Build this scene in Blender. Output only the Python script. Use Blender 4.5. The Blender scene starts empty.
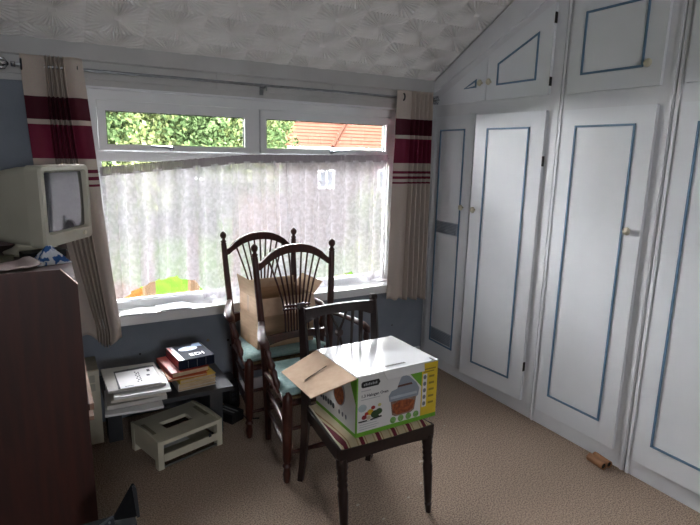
import bpy, bmesh, math, random
from mathutils import Vector, Matrix, noise
random.seed(7)
PI = math.pi
scene = bpy.context.scene
C = scene.collection

# ------------------------------------------------------------------ camera
H = 1.65
yaw, pitch, roll = 0.52026477, 0.20111099, 0.02276538
fw = Vector((math.sin(yaw)*math.cos(pitch), math.cos(yaw)*math.cos(pitch), -math.sin(pitch)))
rt = Vector((math.cos(yaw), -math.sin(yaw), 0)); up = rt.cross(fw)
r2 = rt*math.cos(roll)+up*math.sin(roll); u2 = -rt*math.sin(roll)+up*math.cos(roll)
cam = bpy.data.cameras.new('camera'); camo = bpy.data.objects.new('camera', cam); C.objects.link(camo)
cam.sensor_width = 36; cam.lens = 534.3/700*36; cam.clip_start = .02; cam.clip_end = 300
camo.matrix_world = Matrix(((r2.x, u2.x, -fw.x, 0), (r2.y, u2.y, -fw.y, 0), (r2.z, u2.z, -fw.z, H), (0, 0, 0, 1)))
scene.camera = camo

# ------------------------------------------------------------------ world: flat overcast sky
SKY = 34.0
w = bpy.data.worlds.new('overcast_sky'); scene.world = w; w.use_nodes = True
bg = w.node_tree.nodes['Background']; bg.inputs[0].default_value = (.945, .955, 1.0, 1); bg.inputs[1].default_value = SKY
for nm_, sx_, sz_, lc_, rot_ in (('rear_fill_portal', 0.8, 0.95, (.05, -3.62, 1.725), (PI/2, 0, 0)),):  # guides sky light through the added rear fill window
    p2 = bpy.data.lights.new(nm_, 'AREA'); p2.shape = 'RECTANGLE'; p2.size = sx_; p2.size_y = sz_; p2.cycles.is_portal = True
    p2o = bpy.data.objects.new(nm_, p2); C.objects.link(p2o); p2o.location = lc_; p2o.rotation_euler = rot_
# veiled sun: a wide soft brightness of the overcast sky on the window side
sun = bpy.data.lights.new('veiled_sun', 'SUN'); sun.energy = 160; sun.angle = math.radians(130); sun.color = (.97, .98, 1.0)
suno = bpy.data.objects.new('veiled_sun', sun); C.objects.link(suno)
suno.rotation_euler = Vector((.16, -.64, -.75)).to_track_quat('-Z', 'Y').to_euler(); suno.location = (-6, 14, 12)
pl = bpy.data.lights.new('window_portal', 'AREA'); pl.shape = 'RECTANGLE'; pl.size = 2.1; pl.size_y = 1.25; pl.cycles.is_portal = True
plo = bpy.data.objects.new('window_portal', pl); C.objects.link(plo); plo.location = (1.28, 3.56, 1.30); plo.rotation_euler = (-PI/2, 0, 0)
vs = scene.view_settings; vs.view_transform = 'Standard'; vs.look = 'None'; vs.gamma = 1; vs.exposure = 0.36; vs.use_curve_mapping = False

# ------------------------------------------------------------------ helpers
def lin(c):
    return tuple((x/12.92 if x <= .04045 else ((x+.055)/1.055)**2.4) for x in c)
def hexc(h):
    return lin(tuple(int(h[i:i+2], 16)/255 for i in (0, 2, 4)))
MATS = {}
def mat(name, col, rough=.6, col2=None, scale=30, stretch=(1, 1, 1), bump=0, bscale=None, spec=.5, metal=0, detail=4, lo=.35, hi=.65, coat=0):
    if name in MATS: return MATS[name]
    m = bpy.data.materials.new(name); m.use_nodes = True; nt = m.node_tree; N = nt.nodes; L = nt.links
    p = N['Principled BSDF']; c = hexc(col)
    p.inputs['Base Color'].default_value = (*c, 1); p.inputs['Roughness'].default_value = rough
    p.inputs['Specular IOR Level'].default_value = spec; p.inputs['Metallic'].default_value = metal
    if coat: p.inputs['Coat Weight'].default_value = coat; p.inputs['Coat Roughness'].default_value = .15
    tc = N.new('ShaderNodeTexCoord'); mp = N.new('ShaderNodeMapping'); mp.inputs['Scale'].default_value = stretch
    L.new(tc.outputs['Object'], mp.inputs['Vector'])
    nz = N.new('ShaderNodeTexNoise'); nz.inputs['Scale'].default_value = scale; nz.inputs['Detail'].default_value = detail
    L.new(mp.outputs[0], nz.inputs['Vector'])
    cr = N.new('ShaderNodeValToRGB'); cr.color_ramp.elements[0].position = lo; cr.color_ramp.elements[1].position = hi
    c2 = hexc(col2) if col2 else tuple(x*.9 for x in c)
    cr.color_ramp.elements[0].color = (*c2, 1); cr.color_ramp.elements[1].color = (*c, 1)
    L.new(nz.outputs['Fac'], cr.inputs['Fac']); L.new(cr.outputs[0], p.inputs['Base Color'])
    if bump:
        b = N.new('ShaderNodeBump'); b.inputs['Strength'].default_value = 1; b.inputs['Distance'].default_value = bump
        n2 = nz
        if bscale:
            n2 = N.new('ShaderNodeTexNoise'); n2.inputs['Scale'].default_value = bscale; n2.inputs['Detail'].default_value = 3
            L.new(mp.outputs[0], n2.inputs['Vector'])
        L.new(n2.outputs['Fac'], b.inputs['Height']); L.new(b.outputs[0], p.inputs['Normal'])
    MATS[name] = m
    return m

def prop(o, label=None, cat=None, group=None, kind=None):
    if label: o['label'] = label
    if cat: o['category'] = cat
    if group: o['group'] = group
    if kind: o['kind'] = kind
    return o
def link_mesh(name, me, m, parent=None, loc=None):
    o = bpy.data.objects.new(name, me); C.objects.link(o)
    if m is not None and not me.materials: me.materials.append(m)
    if parent is not None: o.parent = parent
    if loc is not None: o.location = loc
    return o
def finish(name, bm, m, parent=None, smooth=False, loc=None, bevel=0, auto=None):
    if bevel:
        es = [e for e in bm.edges if len(e.link_faces) == 2 and e.calc_face_angle(0) > .6]
        bmesh.ops.bevel(bm, geom=es, offset=bevel, segments=2, affect='EDGES', clamp_overlap=True)
    bmesh.ops.recalc_face_normals(bm, faces=bm.faces[:])
    me = bpy.data.meshes.new(name); bm.to_mesh(me); bm.free()
    if smooth:
        for p in me.polygons: p.use_smooth = True
        if auto: me.set_sharp_from_angle(angle=auto)
    return link_mesh(name, me, m, parent, loc)
def thing(name, loc, rz, label, cat, group=None, kind=None):
    o = bpy.data.objects.new(name, None); C.objects.link(o); o.empty_display_size = .1
    o.location = loc; o.rotation_euler = (0, 0, rz)
    return prop(o, label, cat, group, kind)
def abox(bm, x0, x1, y0, y1, z0, z1, M=None):
    v = [Vector((x, y, z)) for x in (x0, x1) for y in (y0, y1) for z in (z0, z1)]
    if M is not None: v = [M @ a for a in v]
    v = [bm.verts.new(a) for a in v]
    for f in ((0, 1, 3, 2), (4, 6, 7, 5), (0, 4, 5, 1), (2, 3, 7, 6), (0, 2, 6, 4), (1, 5, 7, 3)):
        bm.faces.new([v[i] for i in f])
def box(name, x0, x1, y0, y1, z0, z1, m, parent=None, bevel=0):
    bm = bmesh.new(); abox(bm, x0, x1, y0, y1, z0, z1)
    return finish(name, bm, m, parent, bevel=bevel)
def boxes(name, lst, m, parent=None, bevel=0):
    bm = bmesh.new()
    for b in lst: abox(bm, *b)
    return finish(name, bm, m, parent, bevel=bevel)
def aprism(bm, pts, a, t0, t1):
    """polygon pts in the plane normal to axis a (x:(y,z), y:(x,z), z:(x,y)), from t0 to t1"""
    def mk(p, t):
        return {'x': (t, p[0], p[1]), 'y': (p[0], t, p[1]), 'z': (p[0], p[1], t)}[a]
    A = [bm.verts.new(mk(p, t0)) for p in pts]; B = [bm.verts.new(mk(p, t1)) for p in pts]
    n = len(pts); bm.faces.new(A); bm.faces.new(B[::-1])
    for i in range(n): bm.faces.new((A[i], A[(i+1) % n], B[(i+1) % n], B[i]))
def prism(name, pts, a, t0, t1, m, parent=None, bevel=0, smooth=False):
    bm = bmesh.new(); aprism(bm, pts, a, t0, t1)
    return finish(name, bm, m, parent, bevel=bevel, smooth=smooth, auto=.6 if smooth else None)
def atube(bm, path, rad, n=8, flat=None):
    """tube along a path with radius per point; flat=(sx,sy) scales the section"""
    path = [Vector(p) for p in path]
    if not isinstance(rad, (list, tuple)): rad = [rad]*len(path)
    rings = []; ref = None
    for i, p in enumerate(path):
        d = (path[min(i+1, len(path)-1)]-path[max(i-1, 0)]).normalized()
        if ref is None:
            ref = Vector((1, 0, 0)) if abs(d.x) < .8 else Vector((0, 1, 0))
        s = (ref-d*ref.dot(d)).normalized(); t = d.cross(s); ref = s
        fx, fy = flat if flat else (1, 1)
        rings.append([bm.verts.new(p+(s*math.cos(2*PI*k/n)*fx+t*math.sin(2*PI*k/n)*fy)*rad[i]) for k in range(n)])
    for a, b in zip(rings, rings[1:]):
        for k in range(n): bm.faces.new((a[k], a[(k+1) % n], b[(k+1) % n], b[k]))
    bm.faces.new(rings[0][::-1]); bm.faces.new(rings[-1])
def tube(name, path, rad, m, parent=None, n=8, flat=None):
    bm = bmesh.new(); atube(bm, path, rad, n, flat)
    return finish(name, bm, m, parent, smooth=True, auto=.7)
def lathe_path(p0, p1, prof):
    """prof = [(t, radius)] between p0 and p1"""
    p0, p1 = Vector(p0), Vector(p1)
    return [p0.lerp(p1, t) for t, r in prof], [r for t, r in prof]
def lathe(name, p0, p1, prof, m, parent=None, n=12):
    a, b = lathe_path(p0, p1, prof)
    return tube(name, a, b, m, parent, n)
def copy_tree(o, parent=None):
    c = o.copy(); C.objects.link(c); c.parent = parent
    for ch in list(o.children):
        d = copy_tree(ch, c); d.matrix_parent_inverse = ch.matrix_parent_inverse.copy()
    return c
def sheet(name, corners, t, m, parent=None, wave=0, nu=6, nv=6, seed=0):
    """thin slab over 4 corners (each x,y,z), thickness t upward, slightly wavy"""
    bm = bmesh.new(); c = [Vector(p) for p in corners]; G = []
    for s in (0, 1):
        g = []
        for j in range(nv+1):
            row = []
            for i in range(nu+1):
                u, v = i/nu, j/nv
                p = c[0].lerp(c[1], u).lerp(c[3].lerp(c[2], u), v)
                p.z += t*s+wave*(noise.noise(Vector((u*2+seed, v*2, seed*1.7)))*.5+.5)
                row.append(bm.verts.new(p))
            g.append(row)
        G.append(g)
    for s in (0, 1):
        for j in range(nv):
            for i in range(nu):
                bm.faces.new((G[s][j][i], G[s][j][i+1], G[s][j+1][i+1], G[s][j+1][i]))
    for i in range(nu):
        for j in (0, nv): bm.faces.new((G[0][j][i], G[0][j][i+1], G[1][j][i+1], G[1][j][i]))
    for j in range(nv):
        for i in (0, nu): bm.faces.new((G[0][j][i], G[0][j+1][i], G[1][j+1][i], G[1][j][i]))
    return finish(name, bm, m, parent, smooth=True, auto=.6)
def text_mesh(name, s, size, m, parent, M, align='LEFT'):
    cu = bpy.data.curves.new(name, 'FONT'); cu.body = s; cu.size = size; cu.align_x = align; cu.resolution_u = 2; cu.extrude = .0002; cu.offset = .0004
    t = bpy.data.objects.new(name, cu); C.objects.link(t)
    bpy.context.view_layer.update()
    me = bpy.data.meshes.new_from_object(t.evaluated_get(bpy.context.evaluated_depsgraph_get()))
    bpy.data.objects.remove(t); me.materials.clear()
    o = link_mesh(name, me, m, parent); o.matrix_local = M
    return o

# ------------------------------------------------------------------ materials
white = mat('white_gloss_paint', 'e0e2e4', .42, 'dadcdf', 6, bump=.0004, bscale=60)
door_paint = mat('white_door_paint', 'e6e9ec', .45, 'e0e4e7', 3, bump=.0004, bscale=50)
upvc = mat('white_upvc', 'e4e6e6', .3, 'dfe1e1', 5)
blue_trim = mat('blue_grey_beading', '64849f', .5, '5a7992', 20)
ceil_m = mat('ceiling_tile_white', 'ebe9e6', .75, 'dcdad6', 3, bump=.0003, bscale=200)
wallpaper = mat('slate_blue_wallpaper', '858c96', .8, '7b828c', 4, bump=.0012, bscale=160)
carpet = mat('brown_beige_carpet', 'b8a492', .95, '7d6c5f', 150, bump=.0008, bscale=260, spec=.1, detail=8, lo=.40, hi=.60)
mahog = mat('dark_mahogany', '471e14', .38, '30130d', 9, (6, 6, .8), coat=.12)
darkwood = mat('near_black_stained_wood', '24120f', .42, '190c0a', 9, (6, 6, .8), coat=.08)
deskwood = mat('desk_mahogany_veneer', '42190f', .5, '32130c', 5, (9, 9, .7))
deskedge = mat('pale_worn_wood_edge', 'b08d76', .6, '93705c', 14, (2, .3, 2))
teal = mat('teal_cushion_cloth', 'a0bbb9', .85, '90aeac', 60, bump=.001, bscale=400)
cardb = mat('brown_cardboard', 'b09374', .8, 'a4886a', 12, (1, 1, 6))
cardin = mat('inner_cardboard', 'c2a78c', .85, 'b89c82', 25)
beige = mat('beige_plastic', 'bcb9a8', .5, 'b3b09e', 5)
beige2 = mat('yellowed_plastic', 'dad5c0', .55, 'd0cbb5', 6)
black = mat('black_plastic', '18191c', .4, '121315', 20)
darkgrey = mat('dark_grey_plastic', '2c3036', .45, '24272c', 20)
steel = mat('brushed_metal', '9a9da0', .3, '8b8e91', 40, metal=1)
paper = mat('white_paper', 'e6e6e6', .7, 'dedfe0', 8)
paper2 = mat('grey_white_paper', 'cbc8c2', .7, 'c2bfb9', 8)
cream = mat('cream_pages', 'cdb797', .8, 'b59d7d', 40, (1, 1, 12))
ink = mat('grey_print', '5b5f66', .8)
linen = mat('beige_curtain_cloth', 'b7aba0', .8, 'ada196', 160, bump=.0006, bscale=500)

# ------------------------------------------------------------------ setting: room shell
WY = 3.36            # inner face of the window wall
XL, YB, XR = -.62, -3.5, 3.25
SL = .536            # slope of the ceiling
ZC = 2.183           # ceiling height at the window wall
ZF = 2.66            # flat ceiling height
YF = WY-(ZF-ZC)/SL
f = box('floor', XL-.1, XR+.1, YB-.1, WY+.15, -.12, 0, carpet); prop(f, 'brown beige speckled carpet covering the floor', 'floor', kind='structure')
OX0, OX1, OZ0, OZ1 = .235, 2.335, .622, 1.976
wl = boxes('wall_window', [(XL-.1, OX0, WY, 3.56, 0, 2.3), (OX1, XR+.1, WY, 3.56, 0, 2.3), (OX0, OX1, WY, 3.56, 0, OZ0), (OX0, OX1, WY, 3.56, OZ1, 2.3)], wallpaper)
prop(wl, 'slate blue papered wall around the wide window', 'wall', kind='structure')
o = box('wall_left', XL-.1, XL, YB-.1, WY, 0, 2.8, wallpaper); prop(o, 'slate blue papered side wall behind the desk', 'wall', kind='structure')
o = boxes('wall_back', [(XL, -.3, YB-.1, YB, 0, 2.8), (.4, XR, YB-.1, YB, 0, 2.8), (-.3, .4, YB-.1, YB, 0, 1.3), (-.3, .4, YB-.1, YB, 2.15, 2.8)], mat('pale_wall', 'cfd0cf', .8)); prop(o, 'pale wall behind the viewer', 'wall', kind='structure')  # opening cut for the added fill window
o = box('wall_right', XR, XR+.1, YB-.1, WY, 0, 2.8, mat('pale_wall', 'cfd0cf', .8)); prop(o, 'pale wall behind the built-in wardrobes', 'wall', kind='structure')
cl = prism('ceiling', [(3.56, ZC-.2*SL+.012), (YF, ZF+.012), (YB-.1, ZF+.012), (YB-.1, ZF+.12), (YF-.03, ZF+.12), (3.56, ZC+.03)], 'x', XL-.1, XR+.1, ceil_m)
prop(cl, 'white ceiling of embossed starburst tiles sloping down to the window', 'ceiling', kind='structure')

# ceiling tiles: radial ribs around a small rectangular pad, real relief
PX, PY = .2927, .2262
def tile_mesh(y0):
    """y0: cut everything with local y < y0 (wall side)"""
    bm = bmesh.new(); hx, hy = PX/2-.0006, PY/2-.0006; NR = 144
    ts = (.0, .10, .30, .55, .80, 1.0); amp = (0, .0008, .005, .010, .011, .006)
    rings = []
    for t, a in zip(ts[1:], amp[1:]):
        r = []
        for k in range(NR):
            th = 2*PI*k/NR; c, s = math.cos(th), math.sin(th)
            e = 1/max(abs(c)/hx, abs(s)/hy)
            r.append(bm.verts.new((c*e*t, s*e*t, -(a if k % 4 < 2 else 0))))
        rings.append(r)
    for a, b in zip(rings, rings[1:]):
        for k in range(NR): bm.faces.new((a[k], b[k], b[(k+1) % NR], a[(k+1) % NR]))
    # central pad and rim down to the backing
    pad = [bm.verts.new((x, y, -.004)) for x, y in ((-.018, -.011), (.018, -.011), (.018, .011), (-.018, .011))]
    pad2 = [bm.verts.new((x, y, 0)) for x, y in ((-.021, -.014), (.021, -.014), (.021, .014), (-.021, .014))]
    bm.faces.new(pad)
    for i in range(4): bm.faces.new((pad[i], pad[(i+1) % 4], pad2[(i+1) % 4], pad2[i]))
    rim = [bm.verts.new((v.co.x, v.co.y, .011)) for v in rings[-1]]
    for k in range(NR): bm.faces.new((rings[-1][k], rim[k], rim[(k+1) % NR], rings[-1][(k+1) % NR]))
    if y0 is not None:
        bmesh.ops.bisect_plane(bm, geom=bm.verts[:]+bm.edges[:]+bm.faces[:], plane_co=(0, y0, 0), plane_no=(0, -1, 0), clear_outer=True)
    me = bpy.data.meshes.new('ceiling_tile'); bm.to_mesh(me); bm.free(); me.materials.append(ceil_m)
    return me
tm, tm0 = tile_mesh(None), tile_mesh(-.021)
n_ = math.hypot(1, SL)
for row in range(5):
    al = .025+row*PY
    for col in range(-2, 9):
        x = .103+col*.2925+(.004 if col >= 5 and row < 2 else 0)
        if x+PX/2 > 2.66: continue
        t = link_mesh('ceiling_tile', tm0 if row == 0 else tm, None, cl)
        # local y points up the slope (towards the room), local z up
        yv = Vector((0, -1, SL))/n_; xv = Vector((-1, 0, 0)); zv = xv.cross(yv)
        Mx = Matrix((xv, yv, zv)).transposed().to_4x4()
        Mx.translation = Vector((x, WY, ZC))+yv*al
        t.matrix_world = Mx

# white boarding above the window (stepped) and cornice
tr = thing('trim_1', (0, 0, 0), 0, 'white stepped timber boarding between window head and ceiling', 'trim', kind='structure')
prism('cornice', [(WY, 2.105), (WY-.028, 2.105), (WY-.034, 2.112), (WY-.034, ZC+.012), (WY, ZC-.004)], 'x', XL, 2.60, mat('shaded_white_board_paint', 'bdbdbb', .5, 'b3b3b1', 4), tr)  # white paint darkened: the boards' shade is put into its colour
for k in range(4):
    box('upper_board', XL+.0+k*.79, XL+.787+k*.79, WY-.020, WY, 2.015, 2.104, mat('shaded_white_board_paint', 'bdbdbb', .5, 'b3b3b1', 4), tr, bevel=.002)
box('lower_board', XL, 2.60, WY-.012, WY, 1.982, 2.014, mat('shaded_white_board_paint', 'bdbdbb', .5, 'b3b3b1', 4), tr, bevel=.002)
bb = box('baseboard_window', 1.0, 2.6, WY-.018, WY, 0, .10, white, bevel=.004); prop(bb, 'white painted skirting under the window', 'skirting', kind='structure')
bb = box('baseboard_left', XL, XL+.018, YB, WY, 0, .10, white, bevel=.004); prop(bb, 'white painted skirting along the side wall', 'skirting', kind='structure')

# ------------------------------------------------------------------ window
win = thing('window_1', (0, 0, 0), 0, 'wide white plastic window with two top lights over one large pane', 'window', kind='structure')
FY0, FY1 = 3.42, 3.49
gl = bpy.data.materials.new('window_glass'); gl.use_nodes = True
nt = gl.node_tree; N = nt.nodes; L = nt.links; N.remove(N['Principled BSDF'])
tr_ = N.new('ShaderNodeBsdfTransparent'); tr_.inputs[0].default_value = (.95, .95, .95, 1); gs = N.new('ShaderNodeBsdfGlossy'); gs.inputs['Roughness'].default_value = .02
fr = N.new('ShaderNodeFresnel'); fr.inputs[0].default_value = 1.45; mx = N.new('ShaderNodeMixShader')
L.new(fr.outputs[0], mx.inputs[0]); L.new(tr_.outputs[0], mx.inputs[1]); L.new(gs.outputs[0], mx.inputs[2]); L.new(mx.outputs[0], N['Material Output'].inputs[0])
XA, XB = .235, 2.335
TZ0, TZ1 = 1.575, 1.635       # transom
MX0, MX1 = 1.198, 1.254       # mullion between the top lights
boxes('window_frame', [(XA, XA+.055, FY0, FY1, .68, 1.976), (XB-.055, XB, FY0, FY1, .68, 1.976), (XA+.055, XB-.055, FY0, FY1, 1.918, 1.976), (XA+.055, XB-.055, FY0, FY1, .68, .728)], upvc, win, bevel=.005)
box('transom', XA+.055, XB-.055, FY0, FY1, TZ0, TZ1, upvc, win, bevel=.005)
box('mullion', MX0, MX1, FY0, FY1, TZ1, 1.918, upvc, win, bevel=.005)
boxes('rebate', [(XA+.05, XA+.07, 3.456, FY1, TZ1, 1.918), (MX0-.016, MX1+.016, 3.456, FY1, TZ1, 1.918), (XB-.07, XB-.05, 3.456, FY1, TZ1, 1.918), (XA+.07, XB-.07, 3.456, FY1, TZ1-.005, TZ1+.016), (XA+.07, XB-.07, 3.456, FY1, 1.903, 1.922)], upvc, win)
boxes('reveal_board', [(OX0, OX1, WY-.004, FY0, 1.972, 1.985)], white, win)
def light_sash(x0, x1, hx, sgn):
    z0, z1 = TZ1+.004, 1.914; b = .042; YS = 3.452
    s = boxes('sash', [(x0, x0+b, FY0-.012, YS, z0, z1), (x1-b, x1, FY0-.012, YS, z0, z1), (x0+b, x1-b, FY0-.012, YS, z0, z0+b-.008), (x0+b, x1-b, FY0-.012, YS, z1-b-.012, z1)], upvc, win, bevel=.005)
    box('pane', x0+b, x1-b, 3.440, 3.444, z0+b-.008, z1-b-.012, gl, s)
    boxes('gasket', [(x0+b, x1-b, 3.430, 3.438, z1-b-.018, z1-b-.012), (x0+b, x0+b+.005, 3.430, 3.438, z0+b-.008, z1-b-.018), (x1-b-.005, x1-b, 3.430, 3.438, z0+b-.008, z1-b-.018)], mat('grey_rubber', '5a5c5c', .7), s)
    hb = bmesh.new(); zz = z0+.018
    atube(hb, [(hx, FY0-.012, zz), (hx, FY0-.03, zz)], [.016, .013], 12)
    atube(hb, [(hx, FY0-.032, zz), (hx+sgn*.03, FY0-.045, zz+.004), (hx+sgn*.12, FY0-.045, zz+.010)], [.014, .013, .008], 8, (1, .7))
    finish('handle', hb, steel, s, smooth=True, auto=.8)
light_sash(XA+.059, MX0-.004, .69, -1)
light_sash(MX1+.004, XB-.059, 1.78, 1)
box('pane', XA+.055, XB-.055, 3.468, 3.472, .728, TZ0, gl, win)
boxes('glazing_bead', [(XA+.055, XB-.055, 3.435, 3.466, .728, .738), (XA+.055, XA+.067, 3.435, 3.466, .738, TZ0), (XB-.067, XB-.055, 3.435, 3.466, .738, TZ0)], upvc, win)
sl = box('window_sill', OX0-.03, OX1+.03, 3.27, FY0, .622, .68, upvc, win, bevel=.006)

w2 = thing('added_fill_window', (0, 0, 0), 0, 'white framed window added unseen behind the viewer for fill light', 'window', kind='structure')  # added window, out of view, lets in fill light from behind
boxes('window_frame', [(-.3, -.26, YB-.07, YB-.01, 1.3, 2.15), (.36, .4, YB-.07, YB-.01, 1.3, 2.15), (-.26, .36, YB-.07, YB-.01, 1.3, 1.34), (-.26, .36, YB-.07, YB-.01, 2.11, 2.15)], upvc, w2)
box('pane', -.26, .36, YB-.042, YB-.038, 1.34, 2.11, gl, w2)
# ------------------------------------------------------------------ net curtain (sheer lace)
net_m = bpy.data.materials.new('sheer_lace'); net_m.use_nodes = True
nt = net_m.node_tree; N = nt.nodes; L = nt.links; N.remove(N['Principled BSDF'])
tc = N.new('ShaderNodeTexCoord')
d1 = N.new('ShaderNodeBsdfDiffuse'); d1.inputs[0].default_value = (.80, .775, .82, 1)
d2 = N.new('ShaderNodeBsdfTranslucent'); d2.inputs[0].default_value = (.80, .775, .82, 1)
m1 = N.new('ShaderNodeMixShader'); m1.inputs[0].default_value = .05
tp = N.new('ShaderNodeBsdfTransparent'); m2 = N.new('ShaderNodeMixShader')
vo = N.new('ShaderNodeTexVoronoi'); vo.inputs['Scale'].default_value = 22; nz = N.new('ShaderNodeTexNoise'); nz.inputs['Scale'].default_value = 38; nz.inputs['Detail'].default_value = 5
cr = N.new('ShaderNodeValToRGB'); cr.color_ramp.elements[0].position = .42; cr.color_ramp.elements[0].color = (.74, .74, .74, 1); cr.color_ramp.elements[1].position = .62; cr.color_ramp.elements[1].color = (.95, .95, .95, 1)
cr2 = N.new('ShaderNodeValToRGB'); cr2.color_ramp.elements[0].position = .10; cr2.color_ramp.elements[0].color = (.18, .18, .18, 1); cr2.color_ramp.elements[1].position = .30; cr2.color_ramp.elements[1].color = (0, 0, 0, 1)
ad = N.new('ShaderNodeMath'); ad.operation = 'ADD'; ad.use_clamp = True
L.new(tc.outputs['Object'], vo.inputs['Vector']); L.new(tc.outputs['Object'], nz.inputs['Vector'])
L.new(nz.outputs['Fac'], cr.inputs[0]); L.new(vo.outputs['Distance'], cr2.inputs[0]); L.new(cr.outputs[0], ad.inputs[0]); L.new(cr2.outputs[0], ad.inputs[1])
L.new(d1.outputs[0], m1.inputs[1]); L.new(d2.outputs[0], m1.inputs[2]); L.new(ad.outputs[0], m2.inputs[0]); L.new(tp.outputs[0], m2.inputs[1]); L.new(m1.outputs[0], m2.inputs[2]); L.new(m2.outputs[0], N['Material Output'].inputs[0])
netr = thing('net_curtain', (1.28, 3.40, .7), 0, 'white lace net curtain sagging across the lower window pane', 'net curtain')
NX0, NX1 = .285, 2.245
def net_top(x):
    return 1.60+.018*(x-1.2)/1.0 if x > 1.15 else 1.515+.085*((x-NX0)/(1.15-NX0))
def net_bot(x):
    u = (x-.36)/.50
    b = .705
    if 0 < u < 1: b = .765+.125*math.sin(PI*min(1, max(0, u)))**.7*(.55+.45*u)
    elif x <= .36: b = .755
    k = (x % .115)/.115
    b += .028*abs(math.sin(PI*k))**.5*-1+.02
    if 1.75 < x < 2.1: b += .07*math.sin(PI*(x-1.75)/.35)
    return b
bm = bmesh.new(); NU, NV = 460, 26; grid = []
for j in range(NV+1):
    row = []
    for i in range(NU+1):
        x = NX0+(NX1-NX0)*i/NU; v = j/NV
        zt, zb = net_top(x)-.012, net_bot(x); z = zt+(zb-zt)*v
        amp = .019+.005*math.sin(x*3.1)+.003*v
        ph = x*2*PI/.105+1.6*math.sin(x*4.7)+v*.8*math.sin(x*2.3+1)
        yy = 3.388+amp*math.sin(ph)+.006*noise.noise(Vector((x*9, z*2, 0)))
        xs = x+.014*v*math.sin(x*6)+(.007+.004*math.sin(x*5.3+.7))*math.sin(2*ph+.6)*(.55+.45*v)
        row.append(bm.verts.new((xs-1.28, yy-3.40, z-.7)))
    grid.append(row)
for j in range(NV):
    for i in range(NU): bm.faces.new((grid[j][i], grid[j][i+1], grid[j+1][i+1], grid[j+1][i]))
finish('lace_panel', bm, net_m, netr, smooth=True)
# gathered header ruffle along the wire
hd = bpy.data.materials.new('gathered_lace'); hd.use_nodes = True
nt = hd.node_tree; N = nt.nodes; L = nt.links; p = N['Principled BSDF']; p.inputs['Base Color'].default_value = (*hexc('b9b0b6'), 1); p.inputs['Roughness'].default_value = .9
p.inputs['Alpha'].default_value = .9
bm = bmesh.new(); rows = []
for j in range(4):
    row = []
    for i in range(521):
        x = NX0+(NX1-NX0)*i/520; v = j/3
        zz = net_top(x)+.028*(1-v)-.024*v+.004*noise.noise(Vector((x*60, 0, 3)))*(1-v)
        yy = 3.384+.006*math.sin(i*1.9)+.004*noise.noise(Vector((x*40, v, 0)))
        row.append(bm.verts.new((x-1.28, yy-3.40, zz-.7)))
    rows.append(row)
for a, b in zip(rows, rows[1:]):
    for i in range(520): bm.faces.new((a[i], a[i+1], b[i+1], b[i]))
h_ = finish('gathered_header', bm, hd, netr, smooth=True); h_['label'] = 'lilac grey gathered header of the net'
tube('wire', [(x-1.28, 3.404-3.40, net_top(x)-.7) for x in [NX0-.02+k*(NX1-NX0+.04)/30 for k in range(31)]], .0022, steel, netr, 6)

# ------------------------------------------------------------------ curtain pole
pole = thing('curtain_pole', (1.22, 3.255, 2.048), 0, 'thin silver curtain pole with ornate knobbed ends across the window head', 'curtain pole')
tube('pole', [(-1.30, 0, 0), (1.29, 0, 0)], .0085, steel, pole, 10)
chrome = mat('bright_chrome', 'b9bcc0', .18, metal=1)
for sx in (-1.315, 1.295):
    bm = bmesh.new(); sg = 1 if sx > 0 else -1
    atube(bm, [(sx-sg*.02, 0, 0), (sx, 0, 0)], [.013, .013], 10)
    for k in range(6):
        a = k*PI/3
        atube(bm, [(sx+sg*.012, 0, 0), (sx+sg*.03, .022*math.cos(a), .022*math.sin(a)), (sx+sg*.052, .028*math.cos(a), .028*math.sin(a)), (sx+sg*.066, .016*math.cos(a), .016*math.sin(a))], [.006, .009, .008, .003], 6)
    atube(bm, [(sx+sg*.03, 0, 0), (sx+sg*.07, 0, 0)], [.012, .005], 8)
    finish('finial', bm, chrome, pole, smooth=True)
for x in (-1.26, .02, 1.27):
    bm = bmesh.new(); abox(bm, x-.006, x+.006, -.008, .085, -.014, -.006); abox(bm, x-.012, x+.012, .078, .085, -.05, .02); abox(bm, x-.005, x+.005, -.009, -.004, -.032, .0)
    finish('bracket', bm, steel, pole)

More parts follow.
